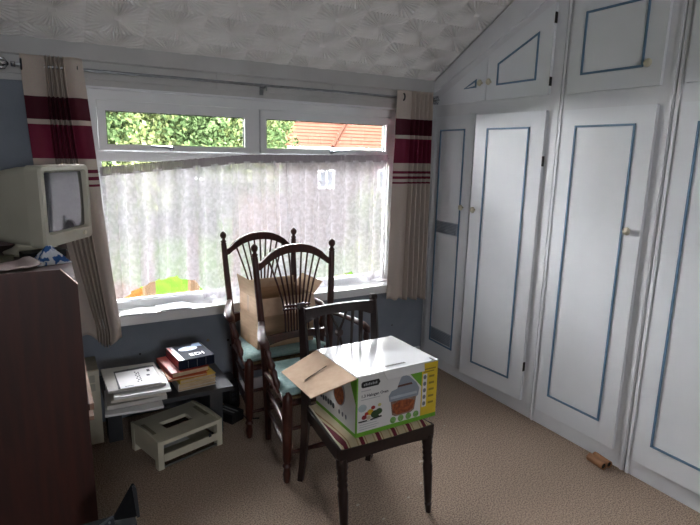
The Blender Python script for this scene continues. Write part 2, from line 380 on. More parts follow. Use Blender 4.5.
# ------------------------------------------------------------------ striped curtains
def curtain_material():
    m = bpy.data.materials.new('striped_curtain_cloth'); m.use_nodes = True; nt = m.node_tree; N = nt.nodes; L = nt.links; p = N['Principled BSDF']
    p.inputs['Roughness'].default_value = .75; p.inputs['Specular IOR Level'].default_value = .3
    tc = N.new('ShaderNodeTexCoord'); sp = N.new('ShaderNodeSeparateXYZ'); L.new(tc.outputs['Object'], sp.inputs[0])
    mr = N.new('ShaderNodeMapRange'); mr.inputs['From Min'].default_value = 1.3; mr.inputs['From Max'].default_value = 2.1; L.new(sp.outputs['Z'], mr.inputs['Value'])
    cr = N.new('ShaderNodeValToRGB'); cr.color_ramp.interpolation = 'CONSTANT'
    be, bu, bu2 = hexc('c6b9ae'), hexc('4c1223'), hexc('701a36')
    # bottom to top
    st = [(1.3, be), (1.441, bu2), (1.456, be), (1.478, bu2), (1.494, be), (1.515, bu2), (1.534, be), (1.590, bu2), (1.760, be), (1.787, bu), (1.900, be)]
    e = cr.color_ramp.elements
    e[0].position = 0; e[0].color = (*be, 1); e[1].position = (st[1][0]-1.3)/.8; e[1].color = (*st[1][1], 1)
    for z, c in st[2:]:
        q = e.new((z-1.3)/.8); q.color = (*c, 1)
    L.new(mr.outputs[0], cr.inputs[0])
    nz = N.new('ShaderNodeTexNoise'); nz.inputs['Scale'].default_value = 220; L.new(tc.outputs['Object'], nz.inputs['Vector'])
    mxx = N.new('ShaderNodeMixRGB'); mxx.blend_type = 'MULTIPLY'; mxx.inputs[0].default_value = .25; L.new(cr.outputs[0], mxx.inputs[1]); L.new(nz.outputs['Color'], mxx.inputs[2]); L.new(mxx.outputs[0], p.inputs['Base Color'])
    b = N.new('ShaderNodeBump'); b.inputs['Distance'].default_value = .0006; L.new(nz.outputs['Fac'], b.inputs['Height']); L.new(b.outputs[0], p.inputs['Normal'])
    return m
cloth = curtain_material()
def curtain(label, xfun, yfun, zt, zb, folds, base, eyelets):
    t = thing('curtain', (base[0], base[1], 0), 0, label, 'curtain', 'striped curtains')
    bm = bmesh.new(); NU, NV = 160, 70; G = []
    for s in (0, 1):
        g = []
        for j in range(NV+1):
            v = j/NV; row = []
            z = zt+(zb(0)-zt)*v
            for i in range(NU+1):
                u = i/NU; z = zt+(zb(u)-zt)*v
                x = xfun(u, v); y = yfun(u, v)
                # pin tucks in the burgundy band
                if 1.60 < z < 1.75: y += .0022*math.sin((z-1.6)*2*PI/.022)
                row.append(bm.verts.new((x-base[0], y-base[1]+.003*s, z)))
            g.append(row)
        G.append(g)
    for s in (0, 1):
        for j in range(NV):
            for i in range(NU): bm.faces.new((G[s][j][i], G[s][j][i+1], G[s][j+1][i+1], G[s][j+1][i]))
    for i in range(NU):
        for j in (0, NV): bm.faces.new((G[0][j][i], G[0][j][i+1], G[1][j][i+1], G[1][j][i]))
    for j in range(NV):
        for i in (0, NU): bm.faces.new((G[0][j][i], G[0][j+1][i], G[1][j+1][i], G[1][j][i]))
    finish('fabric', bm, cloth, t, smooth=True)
    for ex, ey, ez in eyelets:
        bm = bmesh.new(); n1, n2 = 18, 8; R = []
        for a in range(n1):
            A = 2*PI*a/n1
            R.append([bm.verts.new((ex-base[0]+.005*math.sin(2*PI*k/n2), ey-base[1]+math.cos(A)*(.024+.006*math.cos(2*PI*k/n2)), ez+math.sin(A)*(.024+.006*math.cos(2*PI*k/n2)))) for k in range(n2)])
        for a in range(n1):
            for k in range(n2): bm.faces.new((R[a][k], R[(a+1) % n1][k], R[(a+1) % n1][(k+1) % n2], R[a][(k+1) % n2]))
        e = finish('eyelet', bm, mat('dark_eyelet_metal', '4a4c50', .35, metal=1), t, smooth=True)
    return t
# left curtain: flat face at the far left, tight pleats, then a front flap; gathers to the right lower down
def lx(u, v):
    xt = -.055+.275*u
    xb = .105+.225*u
    k = min(1, v/.95)**(2.6-1.5*u)
    return xt+(xb-xt)*k+.006*math.sin(v*5+u*7)
def ly(u, v):
    a = .044*(1-.15*v)
    if u < .38: y = 3.225+.018*math.sin(u/.38*PI)
    elif u < .72:
        y = 3.235+a*.8*math.cos((u-.38)/.34*4.5*2*PI)
    else: y = 3.225-.028*math.sin((u-.72)/.28*PI*1.1)
    return y+.010*math.sin(u*9+v*3)*v
curtain('beige curtain with burgundy bands hanging behind the computer monitor', lx, ly, 2.098, lambda u: .585-.05*u+.035*math.sin(u*8), 6, (.1, 3.24), [(.196, 3.232, 2.048), (-.05, 3.232, 2.048)])
def rx(u, v):
    xt = 2.20+.31*u; xb = 2.17+.37*u
    return xt+(xb-xt)*v
def ry(u, v):
    if u < .40: y = 3.215-.016*math.sin(u/.4*PI)+.012
    else: y = 3.232+.034*math.cos((u-.4)/.6*5*2*PI)
    return y+.006*math.sin(u*11+v*4)*v
curtain('beige curtain with burgundy bands hanging beside the white wardrobe', rx, ry, 2.094, lambda u: .585-.035*u+.008*math.sin(u*26), 6, (2.36, 3.24), [(2.245, 3.222, 2.048)])

# ------------------------------------------------------------------ built-in wardrobes
FX = 2.608; DX = 2.588; XBK = 3.22
knob_m = mat('cream_ceramic_knob', 'cfc8b0', .35)
hinge_m = mat('dark_hinge', '2a2a2a', .5, metal=.5)
def bead_poly(name, pts, parent, wd=.011, x0=-.026, x1=-.0205):
    """closed blue beading along polygon pts (y,z), built as mitred strips in front of the door face"""
    n = len(pts); cx = sum(p[0] for p in pts)/n; cy = sum(p[1] for p in pts)/n
    V = [Vector(p) for p in pts]
    area = sum(V[i].x*V[(i+1) % n].y-V[(i+1) % n].x*V[i].y for i in range(n)); sg = 1 if area > 0 else -1
    inn = []
    for i in range(n):
        a, b, c = V[i-1], V[i], V[(i+1) % n]
        d1 = (b-a).normalized(); d2 = (c-b).normalized()
        n1 = Vector((-d1.y, d1.x))*sg; n2 = Vector((-d2.y, d2.x))*sg
        k = (n1+n2); k = k/max(.35, k.dot(n1)); inn.append(b+k*wd)
    bm = bmesh.new()
    for i in range(n):
        j = (i+1) % n
        aprism(bm, [tuple(V[i]), tuple(V[j]), tuple(inn[j]), tuple(inn[i])], 'x', x0, x1)
    return finish(name, bm, blue_trim, parent)
def knob(y, z, parent, x=-.02):
    bm = bmesh.new()
    prof = [(0, .006), (.3, .006), (.42, .015), (.6, .021), (.8, .019), (.94, .012), (1, .002)]
    atube(bm, *lathe_path((x, y, z), (x-.036, y, z), prof), 12)
    return finish('knob', bm, knob_m, parent, smooth=True)
def door(parent, pts, bead, kn, hinges=(), open_=0, hinge_y=None, vents=()):
    """pts polygon (y,z) of the door in world y/z; children in coordinates of the hinge axis"""
    hy = hinge_y if hinge_y is not None else max(p[0] for p in pts)
    d = prism('door', [(y-hy, z) for y, z in pts], 'x', -.02, 0, door_paint, parent, bevel=.0025)
    d.location = (FX-.0005, hy, 0); d.rotation_euler = (0, 0, open_)
    if bead: bead_poly('beading', [(y-hy, z) for y, z in bead], d)
    if kn: knob(kn[0]-hy, kn[1], d)
    for y0, z0, z1 in hinges:
        box('hinge', -.021, -.002, y0-hy-.004, y0-hy-.0002, z0, z1, hinge_m, d)
    for (y0, y1, z0, z1) in vents:
        y0 -= hy; y1 -= hy
        g = boxes('vent_grille', [(-.024, -.0205, y0, y1, z0, z1)], mat('grey_vent_plate', 'a3abb5', .5), d)
        for k in range(7):
            zz = z0+.012+(z1-z0-.024)*k/6
            box('slat', -.030, -.024, y0+.01, y1-.01, zz-.0028, zz+.0028, mat('grey_vent_slat', '868e98', .5), g)
    return d
def frame_panel(parent, outer, holes, x0=FX, x1=FX+.02):
    pass
# --- unit next to the window: two tall doors and two sloping cupboard doors
U1 = thing('built_in_wardrobe', (2.9, 2.76, 0), 0, 'white two-door wardrobe beside the window with sloping top cupboards', 'wardrobe', 'built-in wardrobes')
def ink_(o):  # children were given world coordinates: shift into the parent's space
    o.matrix_parent_inverse = Matrix.Translation(-o.parent.location); return o
def wbox(name, *a, m=white, parent=None, bevel=0): return ink_(box(name, *a, m, parent, bevel))
def ceil_z(y): return min(ZF, ZC+SL*(WY-y))-.004
y0, y1 = 2.178, 3.345
def poly_body(name, pts, x0, x1, m, parent): return ink_(prism(name, pts, 'x', x0, x1, m, parent))
poly_body('carcass', [(y0, .0), (y1, .0), (y1, ceil_z(y1)-.03), (YF, ZF-.03), (y0, ZF-.03)], FX+.02, XBK, white, U1)
poly_body('face_frame', [(y0, .085), (y1, .085), (y1, ceil_z(y1)-.02), (YF, ZF-.02), (y0, ZF-.02)], FX, FX+.0195, white, U1)
wbox('plinth', FX+.001, FX+.019, y0, y1, 0, .084, parent=U1)
poly_body('scribe_board', [(3.335, 2.182), (3.335, 2.108), (2.90, 2.292), (2.30, 2.552), (2.185, 2.600), (2.185, ZF-.012), (YF, ZF-.012)], FX-.013, FX-.0005, white, U1)
ink_(door(U1, [(3.275, .098), (2.836, .098), (2.836, 1.93), (3.275, 1.93)], [(3.207, .210), (2.927, .210), (2.927, 1.836), (3.207, 1.836)], (2.902, 1.292), open_=-.03, vents=[(2.945, 3.192, 1.078, 1.168), (2.940, 3.192, .228, .325)]))
ink_(door(U1, [(2.795, .100), (2.253, .100), (2.253, 1.922), (2.795, 1.922)], [(2.692, .212), (2.357, .212), (2.357, 1.832), (2.692, 1.832)], (2.752, 1.293), hinges=[(2.253, 1.60, 1.66), (2.253, .30, .36)], open_=.085, hinge_y=2.253))
ink_(door(U1, [(3.255, 2.015), (2.768, 2.015), (2.768, 2.292), (3.255, 2.062)], [(2.982, 2.104), (2.858, 2.104), (2.858, 2.158)], (2.806, 2.128)))
ink_(door(U1, [(2.761, 2.012), (2.250, 2.012), (2.250, 2.512), (2.761, 2.295)], [(2.670, 2.100), (2.348, 2.100), (2.348, 2.372), (2.670, 2.234)], (2.724, 2.127), hinges=[(2.250, 2.06, 2.11), (2.250, 2.40, 2.46)], hinge_y=2.250))
# --- the other units
def unit(label, y0, y1, dy0, dy1, by0, by1, ky):
    U = thing('built_in_wardrobe', (2.9, (y0+y1)/2, 0), 0, label, 'wardrobe', 'built-in wardrobes')
    wbox('carcass', FX+.02, XBK, y0, y1, 0, ZF-.005, parent=U)
    wbox('face_frame', FX, FX+.0195, y0, y1, .085, ZF-.005, parent=U)
    wbox('plinth', FX+.001, FX+.019, y0, y1, 0, .084, parent=U)
    wbox('stile_bead', FX-.006, FX-.0003, y1-.022, y1-.006, .0, ZF-.006, parent=U, bevel=.003)
    wbox('stile_bead', FX-.006, FX-.0003, y0+.008, y0+.024, .0, ZF-.006, parent=U, bevel=.003)
    ink_(door(U, [(dy1, .100), (dy0, .100), (dy0, 1.916), (dy1, 1.916)], [(by1, .219), (by0, .219), (by0, 1.829), (by1, 1.829)], (ky, 1.293)))
    ink_(door(U, [(dy1, 2.003), (dy0, 2.003), (dy0, 2.515), (dy1, 2.515)], [(by1, 2.095), (by0, 2.095), (by0, 2.418), (by1, 2.418)], (ky, 2.109)))
    return U
unit('white single-door wardrobe with square top cupboard, middle of the three', 1.522, 2.174, 1.590, 2.122, 1.685, 2.041, 1.651)
unit('white wardrobe cut off by the right edge of the picture', .868, 1.518, .936, 1.474, 1.030, 1.389, .998)

# ------------------------------------------------------------------ armchairs
def finial_profile():
    return [(0, .014), (.1, .015), (.18, .019), (.28, .011), (.38, .010), (.46, .015), (.58, .0195), (.70, .0205), (.82, .018), (.92, .011), (.97, .006), (1, .002)]
def make_armchair():
    t = thing('armchair', (0, 0, 0), 0, 'x', 'chair', 'spindle-back armchairs')
    for s in (-1, 1):
        # front legs, turned, with a rounded cap above the seat rail
        prof = [(0, .012), (.02, .017), (.10, .021), (.16, .016), (.19, .024), (.22, .016), (.26, .022), (.45, .025), (.62, .026), (.82, .027), (.93, .026), (.97, .021), (1, .008)]
        lathe('leg', (s*.250, -.21, 0), (s*.245, -.21, .492), prof, mahog, t, 12)
        # rear leg and back post in one, raked and splayed, with finial
        pts = [(s*.178, .235, 0), (s*.190, .218, .22), (s*.200, .21, .44), (s*.212, .222, .66), (s*.227, .246, .90), (s*.237, .262, 1.085)]
        tube('back_post', pts, [.017, .019, .021, .020, .019, .017], mahog, t, 10)
        lathe('finial', (s*.237, .262, 1.083), (s*.239, .265, 1.158), finial_profile(), mahog, t, 10)
        # arm
        tube('arm', [(s*.217, .230, .722), (s*.245, .15, .722), (s*.278, .06, .716), (s*.298, -.01, .708), (s*.300, -.055, .694), (s*.297, -.072, .675)], [.017, .019, .022, .026, .025, .014], mahog, t, 10, (1, .62) if s > 0 else (1, .62))
        prof = [(0, .012), (.12, .014), (.2, .020), (.3, .015), (.42, .020), (.5, .013), (.56, .021), (.66, .018), (.74, .012), (.82, .018), (.92, .014), (1, .012)]
        lathe('arm_support', (s*.257, -.135, .462), (s*.297, -.05, .688), prof, mahog, t, 10)
        # side stretchers
        for z, r in ((.175, .012), (.30, .012)):
            lathe('stretcher', (s*.186, .215, z+.02), (s*.248, -.21, z), [(0, .008), (.3, r), (.5, r+.003), (.7, r), (1, .008)], mahog, t, 8)
        lathe('seat_rail', (s*.199, .21, .43), (s*.246, -.21, .43), [(0, .016), (1, .016)], mahog, t, 8)
    lathe('seat_rail', (-.246, -.21, .43), (.246, -.21, .43), [(0, .017), (1, .017)], mahog, t, 8)
    lathe('seat_rail', (-.199, .21, .43), (.199, .21, .43), [(0, .016), (1, .016)], mahog, t, 8)
    for z in (.16, .29): lathe('stretcher', (-.248, -.21, z), (.248, -.21, z), [(0, .008), (.3, .012), (.5, .016), (.7, .012), (1, .008)], mahog, t, 8)
    lathe('stretcher', (-.186, .218, .24), (.186, .218, .24), [(0, .009), (.5, .012), (1, .009)], mahog, t, 8)
    # woven seat
    prism('seat', [(-.235, -.20), (.235, -.20), (.192, .195), (-.192, .195)], 'z', .415, .455, mat('rush_seat', '8a7350', .8, '6d593c', 60, (1, 8, 1)), t, bevel=.01)
    # arched top rail
    def arch(x): return 1.026+.092*max(0, 1-(abs(x)/.212)**2.3)
    n = 24; up_ = []; lo_ = []
    for k in range(n+1):
        x = -.222+.444*k/n; th = .026 if abs(x) < .17 else .022
        up_.append((x, arch(x)+th)); lo_.append((x, arch(x)-th*.8))
    bm = bmesh.new(); aprism(bm, up_+lo_[::-1], 'y', .244, .272)
    finish('top_rail', bm, mahog, t, bevel=.004)
    # lower back rail with an arched underside
    up_ = [(-.205+.41*k/n, .632+.012*math.cos(PI*(k/n-.5))) for k in range(n+1)]
    lo_ = [(-.205+.41*k/n, .565+.040*math.cos(PI*(k/n-.5))**.6 if 0 < k < n else .565) for k in range(n+1)]
    bm = bmesh.new(); aprism(bm, up_+lo_[::-1], 'y', .211, .231)
    finish('lower_rail', bm, mahog, t, bevel=.003)
    # wheatsheaf spindles
    for k in range(9):
        q = (k-4)/4
        xt = q*.158; xb = q*.072
        P = []
        for i in range(13):
            v = i/12; z = .628+(arch(xt)-.012-.628)*v
            b = max(0, (v-.30)/.70)
            x = xb+(xt-xb)*(b**1.25)
            P.append((x, .221+.037*v, z))
        tube('spindle', P, .0058, mahog, t, 6)
    for z in (.772, .792):
        prism('cross_band', [(-.082, z-.0055), (.082, z-.0055), (.082, z+.0055), (-.082, z+.0055)], 'y', .222, .244, mahog, t)
    return t
a2 = make_armchair()
a1 = copy_tree(a2)
a2.location = (1.208, 2.48, 0); a2['label'] = 'dark spindle-back armchair with teal cushion, in front, overlapped by the dining chair'
a1.location = (1.185, 2.985, 0); a1['label'] = 'dark spindle-back armchair by the window sill holding the plain cardboard box'

def cushion(name, loc, pts, z0, th, m, label, cat, group=None, sag=.0):
    t = thing(name, loc, 0, label, cat, group)
    n = 14; bm = bmesh.new(); 
    # superellipse-ish grid over the quad pts
    c = [Vector((*p, 0)) for p in pts]; G = []
    for s in (0, 1):
        g = []
        for j in range(n+1):
            row = []
            for i in range(n+1):
                u, v = i/n, j/n
                a, b = 2*u-1, 2*v-1
                p = c[0].lerp(c[1], u).lerp(c[3].lerp(c[2], u), v)
                e = (1-a**6)*(1-b**6)
                h = th*(.5+.5*(e**.5))
                z = z0+(th-h)*.5+(h if s else 0)+.004*noise.noise(Vector((u*3, v*3, s+1)))
                row.append(bm.verts.new((p.x, p.y, z)))
            g.append(row)
        G.append(g)
    for s in (0, 1):
        for j in range(n):
            for i in range(n): bm.faces.new((G[s][j][i], G[s][j][i+1], G[s][j+1][i+1], G[s][j+1][i]))
    for i in range(n):
        for j in (0, n): bm.faces.new((G[0][j][i], G[0][j][i+1], G[1][j][i+1], G[1][j][i]))
    for j in range(n):
        for i in (0, n): bm.faces.new((G[0][j][i], G[0][j+1][i], G[1][j+1][i], G[1][j][i]))
    finish('pad', bm, m, t, smooth=True)
    P = []
    for k in range(41):
        q = k/40*4; i = int(q) % 4; u = q-int(q); a = c[i].lerp(c[(i+1) % 4], u); P.append((a.x*1.004, a.y*1.004, z0+th*.5))
    tube('piping', P, .0045, m, t, 6)
    return t
cp = [(-.272, -.205), (.272, -.205), (.185, .185), (-.185, .185)]
cushion('seat_cushion', (1.208, 2.475, 0), cp, .459, .048, teal, 'teal seat pad on the nearer spindle-back armchair', 'cushion', 'teal seat pads')
cushion('seat_cushion', (1.185, 2.98, 0), cp, .459, .046, teal, 'teal seat pad under the plain cardboard box', 'cushion', 'teal seat pads')

# ------------------------------------------------------------------ plain open cardboard box on the rear armchair
cb = thing('cardboard_box', (1.19, 2.975, .512), math.radians(3), 'plain brown open cardboard box standing on the rear armchair', 'box')
wb, db, hb = .185, .135, .30
boxes('wall_panel', [(-wb, wb, -db, -db+.004, 0, hb)], cardb, cb); boxes('wall_panel', [(-wb, wb, db-.004, db, 0, hb)], cardb, cb)
boxes('wall_panel', [(-wb, -wb+.004, -db+.004, db-.004, 0, hb)], cardb, cb); boxes('wall_panel', [(wb-.004, wb, -db+.004, db-.004, 0, hb)], cardb, cb)
boxes('base_panel', [(-wb+.004, wb-.004, -db+.004, db-.004, 0, .004)], cardb, cb)
def flap(name, e0, e1, d, ln, th, m, parent, inset=.0):
    """flap hinged on edge e0-e1, reaching ln along direction d"""
    e0, e1, d = Vector(e0), Vector(e1), Vector(d).normalized(); nn = (e1-e0).cross(d).normalized()*th
    i = (e1-e0).normalized()*inset
    a = [e0, e1, e1+d*ln-i, e0+d*ln+i]
    bm = bmesh.new(); A = [bm.verts.new(p) for p in a]; B = [bm.verts.new(p+nn) for p in a]
    bm.faces.new(A); bm.faces.new(B[::-1])
    for k in range(4): bm.faces.new((A[k], A[(k+1) % 4], B[(k+1) % 4], B[k]))
    return finish(name, bm, m, parent)
flap('flap', (-wb, -db, hb), (-wb, db, hb), (-.16, 0, 1), .105, .004, cardb, cb)
flap('flap', (wb, -db, hb), (wb, db, hb), (.5, 0, .55), .09, .004, cardb, cb)
flap('flap', (-wb, db, hb), (wb, db, hb), (0, .2, 1), .055, .004, cardin, cb)
flap('flap', (-wb, -db, hb), (wb, -db, hb), (0, -.35, -1), .10, .004, cardin, cb)
boxes('tape', [(-wb-.0008, -wb, -.018, .018, .20, .30)], mat('brown_tape', '8f7350', .35), cb)
boxes('tape', [(-wb-.0008, -wb, -.018, .018, .0, .055)], mat('brown_tape', '8f7350', .35), cb)

# ------------------------------------------------------------------ dining chair in front
DCX, DCY = 1.232, 1.98
dc = thing('dining_chair', (DCX, DCY, 0), 0, 'dark dining chair with striped drop-in seat carrying the printed oven box', 'chair')
for s in (-1, 1):
    prof = [(0, .012), (.08, .015), (.11, .018), (.13, .014), (.16, .017), (.45, .021), (.60, .0235), (.66, .019), (.69, .024), (.73, .019), (.76, .024), (.80, .020), (.83, .025), (.86, .022), (.89, .026), (1, .026)]
    lathe('leg', (s*.226, -.232, 0), (s*.226, -.192, .385), prof, darkwood, dc, 12)
    bm = bmesh.new(); pts = [(s*.203, .275, 0), (s*.201, .245, .16), (s*.200, .228, .32), (s*.200, .222, .46), (s*.200, .232, .62), (s*.201, .252, .78), (s*.203, .272, .925)]
    atube(bm, pts, [.019, .022, .025, .027, .026, .023, .019], 4); 
    finish('back_post', bm, darkwood, dc, bevel=.004)
    tube('post_scroll', [(s*.203-.016, .277, .928), (s*.203+.016, .277, .928)], .017, darkwood, dc, 10)
def bow(x, a=.03): return a*(1-(x/.2)**2)
# seat frame
def curved_rail(name, x0, x1, yf, z0, z1, th, drop=0, up_arch=0):
    n = 14; bm = bmesh.new(); R = []
    for k in range(n+1):
        x = x0+(x1-x0)*k/n; y = yf(x); q = 1-((2*k/n-1)**2)
        R.append([bm.verts.new(p) for p in ((x, y, z0+drop*q), (x, y+th, z0+drop*q), (x, y+th, z1+up_arch*q), (x, y, z1+up_arch*q))])
    for a, b in zip(R, R[1:]):
        for k in range(4): bm.faces.new((a[k], a[(k+1) % 4], b[(k+1) % 4], b[k]))
    bm.faces.new(R[0]); bm.faces.new(R[-1][::-1])
    return finish(name, bm, darkwood, dc, bevel=.003)
curved_rail('seat_rail', -.248, .248, lambda x: -.212-.010*(1-(x/.25)**2), .366, .434, .026, drop=.018)
curved_rail('seat_rail', -.198, .198, lambda x: .205, .375, .432, .024)
for s in (-1, 1):
    prism('seat_rail', [(s*.248, -.212), (s*.222, -.212), (s*.176, .23), (s*.202, .23)], 'z', .372, .433, darkwood, dc, bevel=.003)
# top rail and back members
n = 16; bm = bmesh.new(); R = []
for k in range(n+1):
    x = -.192+.384*k/n; q = abs(2*k/n-1); y = .264+.010*(1-q*q)
    zt = .916+.003*(1-q*q); zb_ = .872-.030*max(0, q-.55)/.45
    R.append([bm.verts.new(p) for p in ((x, y-.010, zb_), (x, y+.010, zb_), (x, y+.010, zt), (x, y-.010, zt))])
for a, b in zip(R, R[1:]):
    for k in range(4): bm.faces.new((a[k], a[(k+1) % 4], b[(k+1) % 4], b[k]))
bm.faces.new(R[0]); bm.faces.new(R[-1][::-1])
finish('top_rail', bm, darkwood, dc, bevel=.003)
curved_rail('lower_back_rail', -.195, .195, lambda x: .222+.012*(1-(x/.2)**2), .545, .59, .018)
for s in (-1, 1):
    tube('slat', [(s*.125, .235, .588), (s*.118, .250, .70), (s*.128, .270, .868)], [.010, .009, .012], darkwood, dc, 6, (1.2, .6))
    tube('slat', [(s*.055, .238, .588), (s*.066, .254, .72), (s*.083, .274, .872)], [.008, .007, .009], darkwood, dc, 6, (1.1, .6))
    tube('splat_bar', [(0, .264, .775), (s*.022, .268, .82), (s*.048, .276, .878)], [.008, .006, .007], darkwood, dc, 6)
    tube('splat_bar', [(0, .262, .760), (s*.018, .250, .68), (s*.035, .236, .588)], [.007, .006, .007], darkwood, dc, 6)
lathe('splat_boss', (0, .250, .768), (0, .280, .768), [(0, .014), (.2, .020), (.8, .020), (1, .014)], darkwood, dc, 14)
# striped drop-in seat
sm = bpy.data.materials.new('striped_seat_cloth'); sm.use_nodes = True; nt = sm.node_tree; N = nt.nodes; L = nt.links; p = N['Principled BSDF']; p.inputs['Roughness'].default_value = .85
tc = N.new('ShaderNodeTexCoord'); sp = N.new('ShaderNodeSeparateXYZ'); L.new(tc.outputs['Object'], sp.inputs[0])
ml = N.new('ShaderNodeMath'); ml.operation = 'MULTIPLY_ADD'; ml.inputs[1].default_value = 1/.082; ml.inputs[2].default_value = 20.15; L.new(sp.outputs['X'], ml.inputs[0])
fc = N.new('ShaderNodeMath'); fc.operation = 'FRACT'; L.new(ml.outputs[0], fc.inputs[0])
cr = N.new('ShaderNodeValToRGB'); cr.color_ramp.interpolation = 'CONSTANT'; e = cr.color_ramp.elements
cols = [(0, 'b8a98a'), (.22, 'a08c69'), (.30, 'c4b593'), (.42, '6a1d2e'), (.66, 'c4b593'), (.74, '937555'), (.80, 'bdae8d')]
e[0].position = 0; e[0].color = (*hexc(cols[0][1]), 1); e[1].position = cols[1][0]; e[1].color = (*hexc(cols[1][1]), 1)
for a, c in cols[2:]:
    q = e.new(a); q.color = (*hexc(c), 1)
L.new(fc.outputs[0], cr.inputs[0]); L.new(cr.outputs[0], p.inputs['Base Color'])
bm = bmesh.new(); n = 18; G = []
for j in range(n+1):
    row = []
    for i in range(n+1):
        u, v = i/n, j/n; a, b = 2*u-1, 2*v-1
        hw = .236+(.190-.236)*v
        yy = -.206-.008*(1-a*a)
        if v > 0: yy = -.206-.008*(1-a*a)*(1-v)+v*.418
        e_ = max(0, (1-a**8)*(1-b**8))
        row.append(bm.verts.new((a*hw, yy, .436+.022*e_**.4)))
    G.append(row)
for j in range(n):
    for i in range(n): bm.faces.new((G[j][i], G[j][i+1], G[j+1][i+1], G[j+1][i]))
ext = [v for r in (G[0], [r[-1] for r in G], G[-1][::-1], [r[0] for r in G][::-1]) for v in r[:-1]]
bm.faces.new([bm.verts.new((v.co.x, v.co.y, .43)) for v in ext])
bm.verts.ensure_lookup_table(); lows = bm.verts[-len(ext):]
for k in range(len(ext)): bm.faces.new((ext[k], ext[(k+1) % len(ext)], lows[(k+1) % len(ext)], lows[k]))
finish('striped_seat', bm, sm, dc, smooth=True, auto=.9)
edge = [tuple(v) for v in [(-.237+.046*k/10, -.206+.0418*k, .440) for k in range(11)]]
tube('piping', edge, .004, mat('cream_piping', 'ded7c4', .8), dc, 6)

# ------------------------------------------------------------------ printed oven box
ob = thing('oven_box', (1.287, 1.98, .459), math.radians(.8), 'printed white, green and yellow halogen oven carton with open flaps', 'box')
BW, BD, BH = .2165, .186, .272
wprint = mat('white_print_card', 'dcdcda', .5, 'd6d6d4', 5)
green = mat('green_print', '6aa82e', .5); yellow = mat('yellow_print', 'd8bb2e', .5)
box('front_panel', -BW, BW, -BD, -BD+.004, 0, BH, wprint, ob); box('back_panel', -BW, BW, BD-.004, BD, 0, BH, wprint, ob)
box('side_panel', -BW, -BW+.004, -BD+.004, BD-.004, 0, BH, wprint, ob); box('side_panel', BW-.004, BW, -BD+.004, BD-.004, 0, BH, wprint, ob)
box('base_panel', -BW+.004, BW-.004, -BD+.004, BD-.004, 0, .004, wprint, ob)
lid = flap('top_flap', (-BW, BD, BH+.002), (BW, BD, BH+.002), (0, -1, .012), BD*2, .004, mat('glossy_white_card', 'e8eaec', .16, 'e2e4e6', 4, coat=.6), ob)
flap('tuck_tab', (-.085, -BD-.003, BH+.006), (.135, -BD-.003, BH+.006), (.0, -.55, -1), .036, .003, wprint, ob, .010)
box('lid_slot', -.05, .055, -BD+.030, -BD+.042, BH+.0085, BH+.0092, black, ob)
box('lid_slot', -BW+.03, -BW+.036, -BD+.004, -BD+.03, BH+.0085, BH+.0092, black, ob)
box('lid_slot', BW-.03, BW-.024, -BD+.002, -BD+.03, BH+.0085, BH+.0092, black, ob)
lf = flap('side_flap', (-BW-.001, BD, BH), (-BW-.001, -BD, BH), (-1, 0, -.30), .205, .004, cardin, ob, .035)
# slot cut-out mark lying in the flap
dv = Vector((-1, 0, -.30)).normalized(); e0 = Vector((-BW-.001, 0, BH)); c0 = e0+dv*.10; nrm = Vector((-.30, 0, 1)).normalized()
bm = bmesh.new()
for yy in (0,):
    q = [e0+Vector((0, .012, 0))+dv*.040, e0+Vector((0, -.012, 0))+dv*.165, e0+Vector((0, -.019, 0))+dv*.165, e0+Vector((0, .005, 0))+dv*.040]
    A = [bm.verts.new(p+nrm*.0042) for p in q]; B = [bm.verts.new(p+nrm*.0049) for p in q]
    bm.faces.new(A); bm.faces.new(B[::-1])
    for k in range(4): bm.faces.new((A[k], A[(k+1) % 4], B[(k+1) % 4], B[k]))
finish('flap_slot', bm, mat('dark_slot', '3a2a20', .9), ob)
# front print: u from left edge 0..2BW, v from bottom 0..BH
def dec(name, pts, m, t=.0006):
    return prism(name, [(u-BW, v) for u, v in pts], 'y', -BD-t, -BD, m, ob)
def disc(cx, cy, rx, ry=None, n=14): return [(cx+rx*math.cos(2*PI*k/n), cy+(ry or rx)*math.sin(2*PI*k/n)) for k in range(n)]
W2 = 2*BW
dec('green_border', [(0, 0), (W2, 0), (W2, .020), (0, .020)], green)
dec('green_border', [(0, .020), (.006, .020), (.006, BH), (0, BH)], green)
dec('yellow_strip', [(W2-.090, .020), (W2, .020), (W2, BH), (W2-.090, BH)], yellow)
dec('green_corner', [(.245, BH), (W2-.090, BH), (W2-.090, .165)], green)
dec('brand_badge', [(.022, .228), (.028, .222), (.108, .222), (.118, .236), (.110, .250), (.028, .250), (.022, .244)], mat('black_print', '17181a', .5))
for k in range(8): dec('badge_mark', [(.034+k*.0088, .231), (.0395+k*.0088, .231), (.0395+k*.0088, .239+.003*(k % 2)), (.034+k*.0088, .239+.003*(k % 2))], mat('light_print', 'a9acb0', .5), .0009)
TM = Matrix.Translation((-BW+.022, -BD-.0005, .178)) @ Matrix.Rotation(PI/2, 4, 'X')
text_mesh('product_title', '1.3 Halogen Oven', .0190, mat('dark_print', '3c4048', .5), ob, TM)
dec('small_print', [(.022, .206), (.070, .206), (.070, .209), (.022, .209)], mat('light_print', 'a9acb0', .5))
dec('small_print', [(.022, .166), (.120, .166), (.120, .169), (.022, .169)], mat('light_print', 'a9acb0', .5))
for k in range(4): dec('small_print', [(.018, .030+k*.011), (.105+.01*(k % 2), .030+k*.011), (.105+.01*(k % 2), .0325+k*.011), (.018, .0325+k*.011)], mat('light_print', 'a9acb0', .5))
gm = mat('oven_grey_print', '8e98a3', .5); gm2 = mat('oven_pale_print', 'b4bec8', .5); foodm = mat('roast_print', 'a4582c', .5, '6b3018', 70); 
